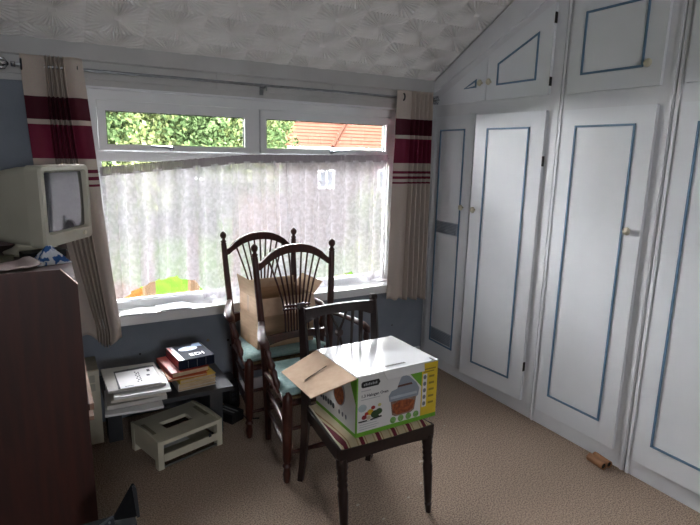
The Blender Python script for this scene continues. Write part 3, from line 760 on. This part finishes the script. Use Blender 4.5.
dec('oven_picture', [(0.164, .155), (0.179, .176), (0.209, .182), (0.216, .205), (0.229, .232), (0.246, .240), (0.274, .228), (0.314, .190), (0.332, .160), (0.326, .128), (0.309, .118), (0.194, .118), (0.169, .130)], gm)
dec('oven_picture', [(0.174, .150), (0.316, .150), (0.320, .138), (0.174, .138)], gm2, .0010)
dec('oven_picture', [(0.210, .188), (0.292, .188), (0.286, .198), (0.214, .197)], mat('oven_band_print', '5c3a30', .5), .0010)
dec('food_picture', [(0.176, .126), (0.316, .126), (0.306, .062), (0.286, .052), (0.204, .052), (0.186, .062)], mat('glass_bowl_print', '9a8276', .5, '6d564a', 40), .0010)
dec('food_picture', [(0.184, .112), (0.224, .122), (0.279, .119), (0.308, .108), (0.300, .070), (0.274, .060), (0.214, .058), (0.190, .072)], foodm, .0014)
for (u, v, r, c) in ((.070, .104, .017, 'c9a52c'), (.085, .122, .011, 'a02a2a'), (.040, .086, .013, '8d2430'), (.062, .080, .012, 'c8b8a0'), (.095, .090, .022, '2f4a2a'), (.115, .098, .018, '38552f'), (.102, .078, .014, '27401f'), (.052, .100, .010, 'b43a2a'), (.118, .128, .009, 'c9c27a'), (.030, .130, .022, 'aebcc0')):
    dec('vegetable_picture', disc(u, v, r, r*.8, 10), mat('veg_'+c, c, .5), .0008+random.random()*.0006)
dec('vegetable_picture', [(.012, .066), (.055, .066), (.055, .071), (.012, .071)], mat('black_print', '17181a', .5), .0016)
dec('vegetable_picture', [(.072, .066), (.132, .070), (.128, .077), (.072, .071)], mat('black_print', '17181a', .5), .0016)
for k in range(4): dec('green_badge', disc(.192+k*.042, .037, .0155), mat('badge_green_print', '5d9440', .5, '86b56a', 120), .0015)
dec('icon_column', [(W2-.084, .062), (W2-.060, .062), (W2-.060, .222), (W2-.084, .222)], wprint, .0009)
for k in range(5):
    dec('icon', disc(W2-.072, .078+k*.032, .009, .011, 8), mat('icon_grey_print', '6f757d', .5), .0013)
    dec('icon_caption', [(W2-.048, .072+k*.032), (W2-.018, .072+k*.032), (W2-.018, .082+k*.032), (W2-.048, .082+k*.032)], mat('ochre_print', '8d7a22', .5), .0009)
dec('caption_bar', [(W2-.082, .240), (W2-.012, .240), (W2-.012, .246), (W2-.082, .246)], mat('ochre_print', '8d7a22', .5), .0009)
dec('caption_bar', [(W2-.082, .228), (W2-.020, .228), (W2-.020, .233), (W2-.082, .233)], mat('ochre_print', '8d7a22', .5), .0009)
# left side print (u from the front edge towards the back)
def decs(name, pts, m, t=.0006): return prism(name, [(-BD+u, v) for u, v in pts], 'x', -BW-t, -BW, m, ob)
W3 = 2*BD
decs('green_border', [(0, 0), (W3, 0), (W3, .016), (0, .016)], green)
decs('green_border', [(0, .016), (.006, .016), (.006, BH), (0, BH)], green)
decs('green_corner', [(.006, BH), (.075, BH), (.006, .150)], green)
decs('food_picture', disc(.150, .150, .055, .062, 18), mat('bowl_rim_print', '8d8f92', .5), .0008)
decs('food_picture', disc(.150, .142, .045, .050, 16), foodm, .0012)
decs('food_picture', [(.24, .17), (.33, .15), (.34, .18), (.26, .20)], mat('dark_green_print', '34452f', .5), .0012)
for k in range(6): decs('icon', disc(.20+k*.024, .062+.004*(k % 2), .010, .014, 8), mat('icon_rust_print', '7c4a3a' if k % 2 else '4a4d52', .5), .0012)
for k in range(3): decs('icon', disc(.085+k*.030, .058, .007, .012, 8), mat('icon_grey_print', '6f757d', .5), .0012)

# ------------------------------------------------------------------ desk
dk = thing('computer_desk', (-.2, 2.6, 0), 0, 'tall dark mahogany computer desk with end panel and raised shelf', 'desk')
def K(o): o.matrix_parent_inverse = Matrix.Translation((.2, -2.6, 0)); return o
pp = [(-.56, 0), (.082, 0), (.076, 1.178), (.026, 1.236), (-.56, 1.236)]
K(prism('end_panel', pp, 'y', 2.05, 2.07, deskwood, dk, bevel=.0015))
K(prism('end_panel', pp, 'y', 2.98, 3.0, deskwood, dk, bevel=.0015))
K(prism('edge_strip', [(.0268, 1.2372), (.0775, 1.1785), (.0765, 1.1772), (.0258, 1.2358)], 'y', 2.0495, 2.0705, deskedge, dk))
K(box('raised_shelf', -.56, .074, 2.071, 2.979, 1.165, 1.185, deskwood, dk, .002))
wt = K(box('worktop', -.56, .084, 2.0715, 2.9785, .690, .716, deskwood, dk, .002))
K(box('worktop_edge', .0845, .098, 2.0715, 2.9785, .690, .716, deskedge, dk, .003))
K(box('keyboard_tray', -.35, .096, 2.09, 2.96, .640, .656, deskedge, dk, .002))
K(box('back_panel', -.56, -.548, 2.071, 2.979, .2, 1.164, deskwood, dk))
# things on the raised shelf
n1 = thing('paper_napkin', (.0, 2.46, 1.186), .35, 'folded white tissue with blue flower print on the desk shelf', 'napkin')
bm = bmesh.new(); V = [bm.verts.new(p) for p in ((-.065, -.05, 0), (.065, -.05, 0), (.065, .05, 0), (-.065, .05, 0), (-.012, .0, .072), (.010, .006, .068))]
for f_ in ((0, 1, 5, 4), (1, 2, 5), (2, 3, 4, 5), (3, 0, 4), (3, 2, 1, 0)): bm.faces.new([V[i] for i in f_])
nk = bpy.data.materials.new('blue_flower_tissue'); nk.use_nodes = True; nt = nk.node_tree; N = nt.nodes; L = nt.links; p = N['Principled BSDF']; p.inputs['Roughness'].default_value = .8
tc = N.new('ShaderNodeTexCoord'); vz = N.new('ShaderNodeTexNoise'); vz.inputs['Scale'].default_value = 34; cr = N.new('ShaderNodeValToRGB'); cr.color_ramp.elements[0].position = .50; cr.color_ramp.elements[0].color = (*hexc('dfe4ea'), 1); cr.color_ramp.elements[1].position = .54; cr.color_ramp.elements[1].color = (*hexc('2d5f9e'), 1)
L.new(tc.outputs['Object'], vz.inputs['Vector']); L.new(vz.outputs['Fac'], cr.inputs[0]); L.new(cr.outputs[0], p.inputs['Base Color'])
bmesh.ops.subdivide_edges(bm, edges=bm.edges[:], cuts=3, use_grid_fill=True)
for v in bm.verts: v.co += Vector((0, 0, .006*noise.noise(v.co*40))) if v.co.z > .01 else Vector((0, 0, 0))
finish('folded_tissue', bm, nk, n1)
o = sheet('crumpled_paper', [(-.16, 2.22, 1.186), (-.03, 2.26, 1.186), (-.05, 2.40, 1.186), (-.17, 2.38, 1.186)], .002, mat('pinkish_paper', 'b9a8a6', .8), wave=.055, seed=4); prop(o, 'crumpled pinkish paper on the desk shelf', 'paper')
o = box('notebook', -.33, -.13, 2.42, 2.56, 1.1855, 1.210, mat('olive_cover', '6c6a52', .7), bevel=.003); prop(o, 'olive notebook lying on the desk shelf under the monitor', 'notebook')
kb = thing('black_adapter', (-.03, 2.60, 1.1855), .5, 'black plastic adapter in the shadow under the monitor', 'adapter')
prism('housing', [(-.09, -.035), (.08, -.045), (.095, .03), (-.07, .045)], 'z', 0, .030, black, kb, bevel=.008)
tube('cable', [(.09, 0, .02), (.13, .03, .008), (.12, .10, .006), (.06, .14, .006)], .0035, black, kb, 6)

# ------------------------------------------------------------------ CRT monitor
# local: +x right along the bezel, -y out of the screen, z up
ang = math.atan2(.29, .19)
mon = thing('crt_monitor', (.078, 2.648, 1.1855), ang, 'beige tube computer monitor standing on the desk shelf', 'monitor')
bw, bz0, bz1 = .180, .098, .436
n = 10
bez = []
def rring(w, z0, z1, y, r, bm, bow_=0):
    pts = []; zc = (z0+z1)/2
    for cx, cz, a0 in ((w-r, z1-r, 0), (-w+r, z1-r, PI/2), (-w+r, z0+r, PI), (w-r, z0+r, 1.5*PI)):
        for k in range(5):
            a = a0+k*PI/8
            pts.append((cx+r*math.cos(a), cz+r*math.sin(a)))
    return [bm.verts.new((x, y-bow_*(1-(x/w)**2), z)) for x, z in pts]
def loft(bm, rings, cap0=True, cap1=True):
    m_ = len(rings[0])
    for a, b in zip(rings, rings[1:]):
        for k in range(m_): bm.faces.new((a[k], a[(k+1) % m_], b[(k+1) % m_], b[k]))
    if cap0: bm.faces.new(rings[0][::-1])
    if cap1: bm.faces.new(rings[-1])
bm = bmesh.new()
loft(bm, [rring(.146, .160, .404, .020, .012, bm), rring(.150, .155, .410, -.004, .014, bm), rring(.155, .150, .415, -.012, .014, bm), rring(bw-.006, bz0+.004, bz1-.004, -.012, .022, bm), rring(bw, bz0, bz1, -.002, .025, bm), rring(bw, bz0, bz1, .055, .025, bm)], False, True)
finish('bezel', bm, beige, mon, smooth=True, auto=.5)
bm = bmesh.new(); G = []
for j in range(13):
    row = []
    for i in range(17):
        u, v = i/8-1, j/6-1
        row.append(bm.verts.new((u*.148, .008-.007*(1-u*u*.6-v*v*.4), .282+v*.124)))
    G.append(row)
for j in range(12):
    for i in range(16): bm.faces.new((G[j][i], G[j][i+1], G[j+1][i+1], G[j+1][i]))
scr = finish('screen', bm, mat('dark_screen_glass', '2c3038', .06, '2a2e36', 3, spec=.9, coat=1), mon, smooth=True)
bm = bmesh.new()
loft(bm, [rring(bw-.006, bz0+.004, bz1-.004, .055, .03, bm), rring(bw-.010, bz0+.006, bz1-.010, .12, .04, bm), rring(.150, bz0+.012, bz1-.028, .22, .05, bm), rring(.118, bz0+.022, bz1-.075, .32, .05, bm), rring(.105, bz0+.03, bz1-.095, .38, .045, bm)])
finish('rear_housing', bm, beige, mon, smooth=True, auto=.5)
bm = bmesh.new(); atube(bm, [(.105, -.012, .128), (.105, -.020, .128)], [.011, .010], 14); finish('power_button', bm, beige2, mon, smooth=True, auto=.6)
box('vent_slot', -.178, -.1755, .20, .235, .385, .392, darkgrey, mon).location = (.024, -.06, .0)
bm = bmesh.new(); loft(bm, [[bm.verts.new((.075*math.cos(a)*s, .17+.075*math.sin(a)*s, z)) for a in [2*PI*k/20 for k in range(20)]] for s, z in ((1.5, .047), (1.55, .056), (1.1, .070), (.9, .085), (.9, .118))]); finish('swivel_foot', bm, beige2, mon, smooth=True, auto=.6)

for ch_ in mon.children: ch_.location.z -= .047
# ------------------------------------------------------------------ computer tower behind the desk
tw = thing('computer_tower', (.085, 3.20, 0), 0, 'beige computer tower on the carpet between desk and low table', 'computer')
box('casing', -.10, .098, -.095, .135, .012, .44, mat('grey_beige_steel', '8d8b7c', .6), tw, bevel=.012)
box('front_bezel', -.10, .098, -.115, -.0955, .010, .445, beige2, tw, bevel=.008)
for k in range(2): box('drive_cover', -.075, .075, -.118, -.115, .33+k*.05, .372+k*.05, beige, tw, bevel=.002)
boxes('foot', [(-.08, -.05, -.08, -.05, 0, .012), (.05, .08, -.08, -.05, 0, .012), (-.08, -.05, .08, .11, 0, .012), (.05, .08, .08, .11, 0, .012)], black, tw)

# ------------------------------------------------------------------ low table with papers and books
lt = thing('low_table', (.52, 2.96, 0), 0, 'low dark grey table carrying papers and books under the window', 'table')
tgm = mat('dark_grey_laminate', '3e4044', .5, '36383c', 10)
box('table_top', -.335, .315, -.22, .25, .335, .36, tgm, lt, .003)
for sx in (-.31, .225):
    box('leg_panel', sx, sx+.075, (.12 if sx < 0 else -.05), .24, 0, .334, tgm, lt, .003)
box('back_rail', -.22, .22, .22, .238, .12, .30, tgm, lt, .002)
TZ = .3605
def pap(name, cor, z, t, m, label, cat='paper', group='papers on the low table', wave=0, seed=0):
    o = sheet(name, [(x, y, z) for x, y in cor], t, m, wave=wave, seed=seed); prop(o, label, cat, group); return o
pap('paper_sheets', [(0.170, 2.66), (0.440, 2.635), (0.460, 2.93), (0.195, 2.96)], TZ, .012, paper, 'bottom white sheets jutting over the front edge of the low table', wave=.004, seed=1)
pap('paper_bundle', [(0.185, 2.70), (0.470, 2.70), (0.485, 3.00), (0.205, 3.02)], TZ+.0165, .022, paper2, 'thick bundle of greyed papers in the middle of the paper pile', wave=.005, seed=2)
pap('magazine', [(0.205, 2.715), (0.465, 2.690), (0.485, 2.99), (0.225, 3.02)], TZ+.044, .014, mat('cream_cover', 'd5cfc4', .5), 'cream covered magazine inside the paper pile', 'magazine', wave=.003, seed=3)
pap('brochure', [(0.220, 2.705), (0.490, 2.685), (0.500, 2.97), (0.232, 3.00)], TZ+.062, .013, paper, 'thick white brochure below the grey folder', 'brochure', wave=.003, seed=4)
pap('folder', [(0.198, 2.755), (0.475, 2.735), (0.470, 3.06), (0.192, 3.075)], TZ+.079, .012, mat('pale_grey_card', 'b9b6b0', .5), 'pale grey folder near the top of the paper pile', 'folder', wave=.002, seed=5)
pap('dark_folder', [(0.248, 2.765), (0.450, 2.745), (0.457, 3.01), (0.250, 3.0)], TZ+.0935, .003, mat('charcoal_card', '3a3d42', .5), 'charcoal sheet under the top letter', 'paper')
lz = TZ+.097
le = pap('letter', [(0.257, 2.752), (0.457, 2.738), (0.452, 2.975), (0.254, 2.970)], lz, .0015, paper, 'white printed letter lying on top of the paper pile', 'letter')
bm = bmesh.new()
for k in range(7): abox(bm, .375+.006*(k % 2)-.03, .383+.006*(k % 2)-.03, 2.80+k*.022, 2.812+k*.022, lz+.0016, lz+.0020)
for k in range(6): abox(bm, .392-.03, .398-.03, 2.80+k*.024, 2.814+k*.024, lz+.0016, lz+.0020)
abox(bm, .44-.03, .455-.03, 2.92, 2.95, lz+.0016, lz+.0020); abox(bm, .43-.03, .446-.03, 2.86, 2.88, lz+.0016, lz+.0020); abox(bm, .31-.03, .35-.03, 2.765, 2.77, lz+.0016, lz+.0020)
finish('print_lines', bm, ink, le)
# books on the right
orange = mat('orange_cover', 'c4571d', .45); redc = mat('red_cover', 'a8321c', .45); yel = mat('yellow_cover', 'cfae3a', .5)
def book(name, cx, cy, rz, w_, d_, t_, z, cov, label, group='books on the low table'):
    b = thing(name, (cx, cy, z), rz, label, 'book', group)
    box('pages', -w_/2+.003, w_/2-.004, -d_/2+.003, d_/2-.003, .002, t_-.002, cream, b)
    box('cover', -w_/2, w_/2, -d_/2, d_/2, t_-.002, t_, cov, b); box('cover', -w_/2, w_/2, -d_/2, d_/2, 0, .002, cov, b)
    box('spine', -w_/2-.002, -w_/2+.0025, -d_/2, d_/2, 0, t_, cov, b)
    return b
book('book', .645, 2.935, .05, .205, .27, .018, TZ, paper2, 'thin grey book at the bottom of the book stack')
book('book', .640, 2.925, .08, .21, .27, .030, TZ+.0185, paper2, 'thick pale book below the orange books')
book('book', .642, 2.915, .10, .20, .255, .022, TZ+.049, yel, 'yellow edged paperback in the book stack')
book('book', .600, 2.925, .02, .205, .27, .012, TZ+.0715, orange, 'orange paperback in the middle of the book stack')
book('book', .605, 2.945, .12, .205, .27, .026, TZ+.084, redc, 'red orange book directly under the navy box')
nb = thing('navy_software_box', (.650, 2.955, TZ+.1105), .10, 'navy blue boxed set with red spine on top of the book stack', 'box')
navy = mat('navy_print', '1b2233', .7, '161c2b', 8, spec=.08)
box('carton', -.10, .10, -.12, .12, 0, .052, navy, nb, .002)
box('red_band', -.1008, -.1001, -.11, .11, .006, .046, mat('red_print', 'a3323a', .4), nb)
box('red_stripe', -.098, -.084, -.115, .115, .0521, .0527, mat('red_print', 'a3323a', .4), nb); box('grey_stripe', -.082, -.066, -.115, .115, .0521, .0527, mat('grey_stripe_print', '8b8f98', .4), nb)
bm = bmesh.new(); aprism(bm, disc(.005, .045, .055, .035, 14), 'z', .0521, .0528); finish('cover_picture', bm, mat('pale_blue_print', '9fb0c2', .4, '5a7fae', 50), nb)
bm = bmesh.new(); aprism(bm, [(.03, .07), (.09, .05), (.09, .11), (.05, .11)], 'z', .0521, .0528); finish('cover_picture', bm, mat('blue_print', '2f5f9c', .4), nb)
text_mesh('cover_title', 'EDI', .058, mat('white_print', 'd8dce2', .4), nb, Matrix.Translation((-.022, -.075, .0524)))
for k in range(3): box('spine_line', -.05+k*.05, -.0485+k*.05, -.1208, -.1201, .006, .046, mat('grey_stripe_print', '8b8f98', .4), nb)

# ------------------------------------------------------------------ plastic printer stand
ps = thing('printer_stand', (.545, 2.87, 0), math.radians(17), 'beige plastic printer stand with slotted top on the carpet', 'printer stand')
SW, SD, SH = .193, .155, .158
bm = bmesh.new()
# top plate as a frame around the rectangular slot
hx0, hx1, hy0, hy1 = -.085, .078, -.042, .045
for b in ((-SW, hx0, -SD, SD), (hx1, SW, -SD, SD), (hx0, hx1, -SD, hy0), (hx0, hx1, hy1, SD)): abox(bm, *b, SH-.022, SH)
bmesh.ops.remove_doubles(bm, verts=bm.verts[:], dist=1e-5)
finish('top_plate', bm, beige2, ps)
for s in (-1, 1):
    # curved raised side rim
    pts = [(-SD+.31*k/14, SH+.004+.012*math.sin(PI*k/14)) for k in range(15)]
    prism('side_rim', [(y, z) for y, z in pts]+[(SD, SH), (-SD, SH)], 'x', s*SW-(.014 if s > 0 else 0), s*SW+(.014 if s < 0 else 0), beige2, ps)
    box('finger_recess_shade', s*.160-.012, s*.160+.012, -.055, .085, SH, SH+.0015, mat('shadow_beige', '9c967e', .6), ps, .0005)  # darker strip laid on the plate, recess shade put into its colour
    for yy in (-SD+.018, SD-.018):
        box('leg', s*(SW-.016)-.016, s*(SW-.016)+.016, yy-.018, yy+.018, 0, SH-.022, beige2, ps, .005)
    box('side_wall', s*(SW-.006)-.004, s*(SW-.006)+.004, -SD+.036, SD-.036, .045, SH-.022, beige2, ps)
tr2 = boxes('paper_tray', [(-SW+.033, SW-.033, -SD+.006, SD-.03, .045, .052)], beige, ps)
box('tray_front', -SW+.033, SW-.033, -SD-.002, -SD+.005, .040, .082, beige2, ps, .002)
boxes('lower_bar', [(-SW+.033, SW-.033, -SD+.002, -SD+.012, .004, .014)], mat('grey_bar', '6d6c66', .5), ps)
box('tray_latch', .105, .120, -SD-.006, -SD-.002, .078, .10, darkgrey, ps)
o = sheet('loose_sheet', [(.43, 2.77, .0535), (.60, 2.82, .0535), (.56, 2.95, .0535), (.39, 2.90, .0535)], .001, paper, wave=.012, seed=9); prop(o, 'white sheet lying inside the printer stand', 'paper')

# ------------------------------------------------------------------ black electrical bits by the wall
rb = thing('modem', (.965, 3.235, 0), .15, 'black upright modem on the floor behind the table end', 'modem')
box('casing', -.032, .032, -.06, .06, 0, .20, black, rb, .006)
for k in range(4): box('indicator_panel', -.018, .018, -.0615, -.0605, .05+k*.034, .072+k*.034, darkgrey, rb)
pb = thing('power_strip', (.900, 3.055, 0), .5, 'black plug adapter block with pale strips beside the table leg', 'power strip')
box('block', -.05, .05, -.075, .075, 0, .06, black, pb, .006)
for k in range(2): box('pale_strip', -.022+k*.03, -.012+k*.03, -.06, .06, .0601, .0625, mat('pale_grey_strip', '85888a', .5), pb)
tube('cable', [(.05, .03, .02), (.09, .05, .006), (.10, .0, .005), (.05, -.10, .005), (.10, -.16, .005)], .004, black, pb, 6)

# ------------------------------------------------------------------ black case with raised flap at the bottom edge
bc = thing('black_case', (.13, 1.72, 0), 0, 'open black case with pointed flap beside the desk end', 'case')
box('case_body', -.11, .055, -.16, .10, 0, .40, mat('matt_black', '141518', .85, spec=.15), bc, .006)
prism('front_plate', [(-.09, .36), (-.005, .36), (-.018, .474), (-.09, .440)], 'y', -.02, -.005, mat('slate_plastic', '30353c', .5), bc, bevel=.003)
lathe('rivet', (-.032, -.020, .462), (-.032, -.026, .462), [(0, .004), (.6, .004), (1, .001)], steel, bc, 8)
bm = bmesh.new()
aprism(bm, [(-.022, .450), (.044, .558), (.050, .560), (.056, .548), (.062, .440)], 'y', .0, .012)
finish('raised_flap', bm, mat('matt_black', '141518', .85, spec=.15), bc, bevel=.002)
prism('flap_rim', [(.044, .558), (.050, .560), (.057, .548), (.063, .440), (.054, .440)], 'y', -.006, -.0005, darkgrey, bc)

# ------------------------------------------------------------------ small brown double tube on the carpet
tb = thing('brown_tube_piece', (2.545, 1.625, 0), math.radians(-8), 'small brown double tube lying on the carpet against the wardrobe plinth', 'tube')
tm_ = mat('tan_wood', 'a5744a', .55, '8a5b36', 20, (1, .2, 1))
for xx, zz, r in ((-.022, .022, .021), (.017, .024, .020)):
    bm = bmesh.new(); n = 16; L0, L1 = -.052, .052
    ro = [[bm.verts.new((xx+rr*math.cos(2*PI*k/n), yy, zz+rr*math.sin(2*PI*k/n))) for k in range(n)] for yy, rr in ((L0, r), (L1, r), (L1, r*.78), (L0, r*.78))]
    for i in range(4):
        a, b = ro[i], ro[(i+1) % 4]
        for k in range(n): bm.faces.new((a[k], a[(k+1) % n], b[(k+1) % n], b[k]))
    finish('tube', bm, tm_, tb, smooth=True, auto=.6)
    lathe('dark_end', (xx, L0+.006, zz), (xx, L0+.010, zz), [(0, r*.77), (1, r*.77)], mat('dark_hollow', '120c09', .9), tb, 12)

# ------------------------------------------------------------------ letters on the window sill
SZ = .6805
def lay(name, cor, z, t, m, label, wave=0, seed=0, cat='envelope'):
    o = sheet(name, [(x, y, z) for x, y in cor], t, m, wave=wave, seed=seed); prop(o, label, cat, 'papers on the window sill'); return o
lay('letter', [(.33, 3.275), (.50, 3.262), (.48, 3.40), (.36, 3.405)], SZ, .002, paper, 'crumpled white letter at the curtain end of the sill', .012, 3, 'letter')
lay('envelope', [(.47, 3.255), (.72, 3.262), (.735, 3.395), (.455, 3.40)], SZ, .005, paper, 'white envelope at the bottom of the sill papers', .002, 5)
lay('plastic_wallet', [(.55, 3.25), (.775, 3.262), (.72, 3.40), (.54, 3.395)], SZ+.0075, .004, mat('glossy_wrap', 'dfe3e8', .15, coat=.5), 'shiny plastic-wrapped mail on top of the sill papers', .010, 7)

# ------------------------------------------------------------------ carpet scraps
sc = mat('pale_scrap', 'c3b9a8', .8)
for k, (x, y, s) in enumerate(((1.681, 2.10, .016), (1.665, 2.06, .010), (1.56, 1.94, .009), (1.435, 1.875, .008), (1.24, 1.80, .008), (1.185, 1.94, .010), (1.72, 2.16, .007), (2.05, 2.35, .006))):
    o = sheet('paper_scrap', [(x-s, y-s*.6, .0005), (x+s, y-s*.4, .0005), (x+s*.7, y+s*.6, .0005), (x-s*.6, y+s*.5, .0005)], .0012, sc, wave=.005, nu=3, nv=3, seed=k); prop(o, 'tiny pale paper scrap on the carpet', 'scrap', 'paper scraps on the carpet')

# marks on the wall under the window: old screw holes and plaster chips
for k, (x, z, r) in enumerate(((.437, .401, .007), (.994, .405, .008), (1.014, .366, .008), (.86, .425, .010), (2.323, .32, .006))):
    bm = bmesh.new(); aprism(bm, [(x+r*(1+.3*math.sin(a*3+k))*math.cos(a), z+r*math.sin(a)) for a in [2*PI*i/9 for i in range(9)]], 'y', WY-.0012, WY+.002)
    finish('plaster_chip', bm, mat('chip_tan', '8a7a66', .9) if k == 3 else mat('chip_dark', '2e2c2c', .9), wl)

# ------------------------------------------------------------------ outside
GZ = -2.6
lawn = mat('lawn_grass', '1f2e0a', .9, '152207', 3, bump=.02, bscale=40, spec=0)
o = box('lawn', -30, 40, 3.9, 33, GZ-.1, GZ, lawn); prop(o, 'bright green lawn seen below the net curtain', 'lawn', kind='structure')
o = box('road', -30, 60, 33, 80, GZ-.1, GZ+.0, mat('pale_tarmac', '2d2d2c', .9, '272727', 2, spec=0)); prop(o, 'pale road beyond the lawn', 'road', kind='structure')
bm = bmesh.new(); aprism(bm, [(-2, 12.5), (1.9, 13.2), (2.55, 15.2), (2.3, 17.4), (1.2, 19.2), (-3, 19.0)], 'z', GZ-.02, GZ+.05)
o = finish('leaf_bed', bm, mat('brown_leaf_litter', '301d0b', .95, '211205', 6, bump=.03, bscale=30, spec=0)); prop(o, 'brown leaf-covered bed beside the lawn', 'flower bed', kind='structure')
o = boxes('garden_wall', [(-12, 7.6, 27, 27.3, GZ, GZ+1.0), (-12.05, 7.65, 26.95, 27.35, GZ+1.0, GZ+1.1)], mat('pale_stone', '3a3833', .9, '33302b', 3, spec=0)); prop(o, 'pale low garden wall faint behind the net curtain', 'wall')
leafm = []
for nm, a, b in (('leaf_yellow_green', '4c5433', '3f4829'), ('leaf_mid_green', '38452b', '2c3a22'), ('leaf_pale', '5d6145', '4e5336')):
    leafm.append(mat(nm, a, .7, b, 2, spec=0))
def crown(name, cx, cy, cz, rx, ry, rz, nl, ls, parent, seed, mats):
    import numpy as np
    r = np.random.default_rng(seed)
    d = r.normal(size=(nl, 3)); d /= np.linalg.norm(d, axis=1)[:, None]
    lump = 1+.16*np.sin(d[:, 0]*5.1+seed)+.13*np.sin(d[:, 1]*6.3+seed*2)+.14*np.sin(d[:, 2]*7.7+d[:, 0]*4+seed)
    rr = np.sqrt(r.uniform(.35, 1, nl))*lump
    P = np.array((cx, cy, cz))+d*rr[:, None]*np.array((rx, ry, rz))
    u = r.normal(size=(nl, 3)); u /= np.linalg.norm(u, axis=1)[:, None]
    v = np.cross(u, r.normal(size=(nl, 3))); v /= np.linalg.norm(v, axis=1)[:, None]
    q = (ls*r.uniform(.6, 1.3, nl))[:, None]
    co = np.stack((P-u*q, P+v*q*.55, P+u*q, P-v*q*.55), axis=1).reshape(-1, 3)
    me = bpy.data.meshes.new(name); me.vertices.add(nl*4); me.vertices.foreach_set('co', co.ravel().astype('f'))
    me.loops.add(nl*4); me.loops.foreach_set('vertex_index', np.arange(nl*4, dtype='i')); me.polygons.add(nl)
    me.polygons.foreach_set('loop_start', np.arange(0, nl*4, 4, dtype='i'))
    clump = np.sin(P[:, 0]*3.1+seed)+np.sin(P[:, 2]*3.7)+r.normal(0, .8, nl)
    for m_ in mats: me.materials.append(m_)
    me.polygons.foreach_set('material_index', np.where(clump > .9, 2, np.where(clump > -.3, 0, 1)).astype('i'))
    me.update(calc_edges=True); me.validate()
    o = bpy.data.objects.new(name, me); C.objects.link(o); o.parent = parent; o['kind'] = 'stuff'
    return o
bark = mat('bark', '47392c', .9, spec=0)
def tree(label, x, y, top, r, seed, nl=42000):
    t = thing('tree', (x, y, GZ), 0, label, 'tree', 'garden trees behind the window')
    zc = (top-GZ); cz = zc-r*.95
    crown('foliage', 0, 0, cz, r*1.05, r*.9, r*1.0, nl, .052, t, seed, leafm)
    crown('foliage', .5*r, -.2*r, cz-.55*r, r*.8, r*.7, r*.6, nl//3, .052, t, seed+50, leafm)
    tube('trunk', [(0, 0, 0), (.05, 0, cz*.5), (.0, .05, cz)], [.16, .13, .08], bark, t, 8)
    return t
tree('leafy tree filling the left end of the left top light', -.6, 11.5, 4.8, 2.5, 1)
tree('leafy yellow-green tree in the middle of the left top light', 1.9, 12.6, 4.9, 2.3, 2)
tree('leafy tree at the right end of the left top light', 3.1, 13.4, 4.6, 1.65, 3)
tree('leafy tree beside the tiled roof', 5.1, 16.2, 4.3, 1.25, 4, 30000)
for lab, x, y, tp_, r, sd in (('yellow-green shrub in the clear strip beside the right curtain', 6.75, 9.9, 1.05, 1.0, 11), ('low green shrub below the house', 5.6, 13.5, -1.3, .9, 12)):
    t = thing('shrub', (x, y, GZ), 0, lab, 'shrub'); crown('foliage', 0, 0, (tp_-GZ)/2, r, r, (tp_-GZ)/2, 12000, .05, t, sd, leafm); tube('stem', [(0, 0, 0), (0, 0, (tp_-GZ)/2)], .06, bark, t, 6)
# neighbouring house with orange tiled roof
hs = thing('house', (13, 21, GZ), 0, 'brick house with orange tiled roof seen through the right top light', 'house')
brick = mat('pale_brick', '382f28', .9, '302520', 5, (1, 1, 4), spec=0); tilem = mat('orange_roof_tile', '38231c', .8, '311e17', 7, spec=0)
ez = 1.86-GZ
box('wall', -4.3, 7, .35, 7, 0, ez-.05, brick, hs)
box('gutter', -4.75, 7.2, -.08, .06, ez-.10, ez+.0, mat('grey_gutter', '6f6d6b', .6, spec=0), hs); box('soffit', -4.7, 7.2, .06, .35, ez-.12, ez-.06, mat('grey_gutter', '6f6d6b', .6, spec=0), hs)
bm = bmesh.new(); nC = 17
for k in range(nC):
    y_a, y_b = k*.22, (k+1)*.22+.05; za, zb2 = ez+.0+k*.15+.03, ez+(k+1)*.15+.03
    x_l = -4.6+.0*k
    abox(bm, x_l, 7.2, y_a, y_b, 0, .03, Matrix.Translation((0, 0, za)) @ Matrix(((1, 0, 0, 0), (0, 1, 0, 0), (0, .56, 1, -.56*y_a), (0, 0, 0, 1))))
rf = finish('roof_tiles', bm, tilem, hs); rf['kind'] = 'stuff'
bm = bmesh.new()
for k in range(15):   # projecting hip on the right, a second tiled slope
    y_a = -.45+k*.20; za = ez+.02+k*.155
    abox(bm, -2.15+k*.20, 7.3, y_a, y_a+.24, 0, .035, Matrix.Translation((0, 0, za)) @ Matrix(((1, 0, 0, 0), (0, 1, 0, 0), (0, .6, 1, -.6*y_a), (0, 0, 0, 1))))
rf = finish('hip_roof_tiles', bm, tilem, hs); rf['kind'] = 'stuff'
tube('hip_ridge', [(-2.2+k*.20, -.46+k*.20, ez+.06+k*.155) for k in range(16)], .07, mat('ridge_tile', '2c1c16', .8, spec=0), hs, 6)
box('gable_board', -4.72, -4.6, -.05, .10, ez-.1, ez+.05, upvc, hs)
for (x0_, x1_, z0_, z1_) in ((-2.1, -.6, ez-.52, ez-.14), (-2.5, -1.7, ez-1.75, ez-.95), (.6, 2.0, ez-1.9, ez-.9)):
    wv = boxes('window', [(x0_, x1_, .28, .36, z0_, z0_+.07), (x0_, x1_, .28, .36, z1_-.07, z1_), (x0_, x0_+.07, .28, .36, z0_+.07, z1_-.07), (x1_-.07, x1_, .28, .36, z0_+.07, z1_-.07), ((x0_+x1_)/2-.035, (x0_+x1_)/2+.035, .28, .36, z0_+.07, z1_-.07)], upvc, hs)
    box('pane', x0_+.07, x1_-.07, .30, .345, z0_+.07, z1_-.07, mat('far_glass', '485158', .1, spec=0), wv)
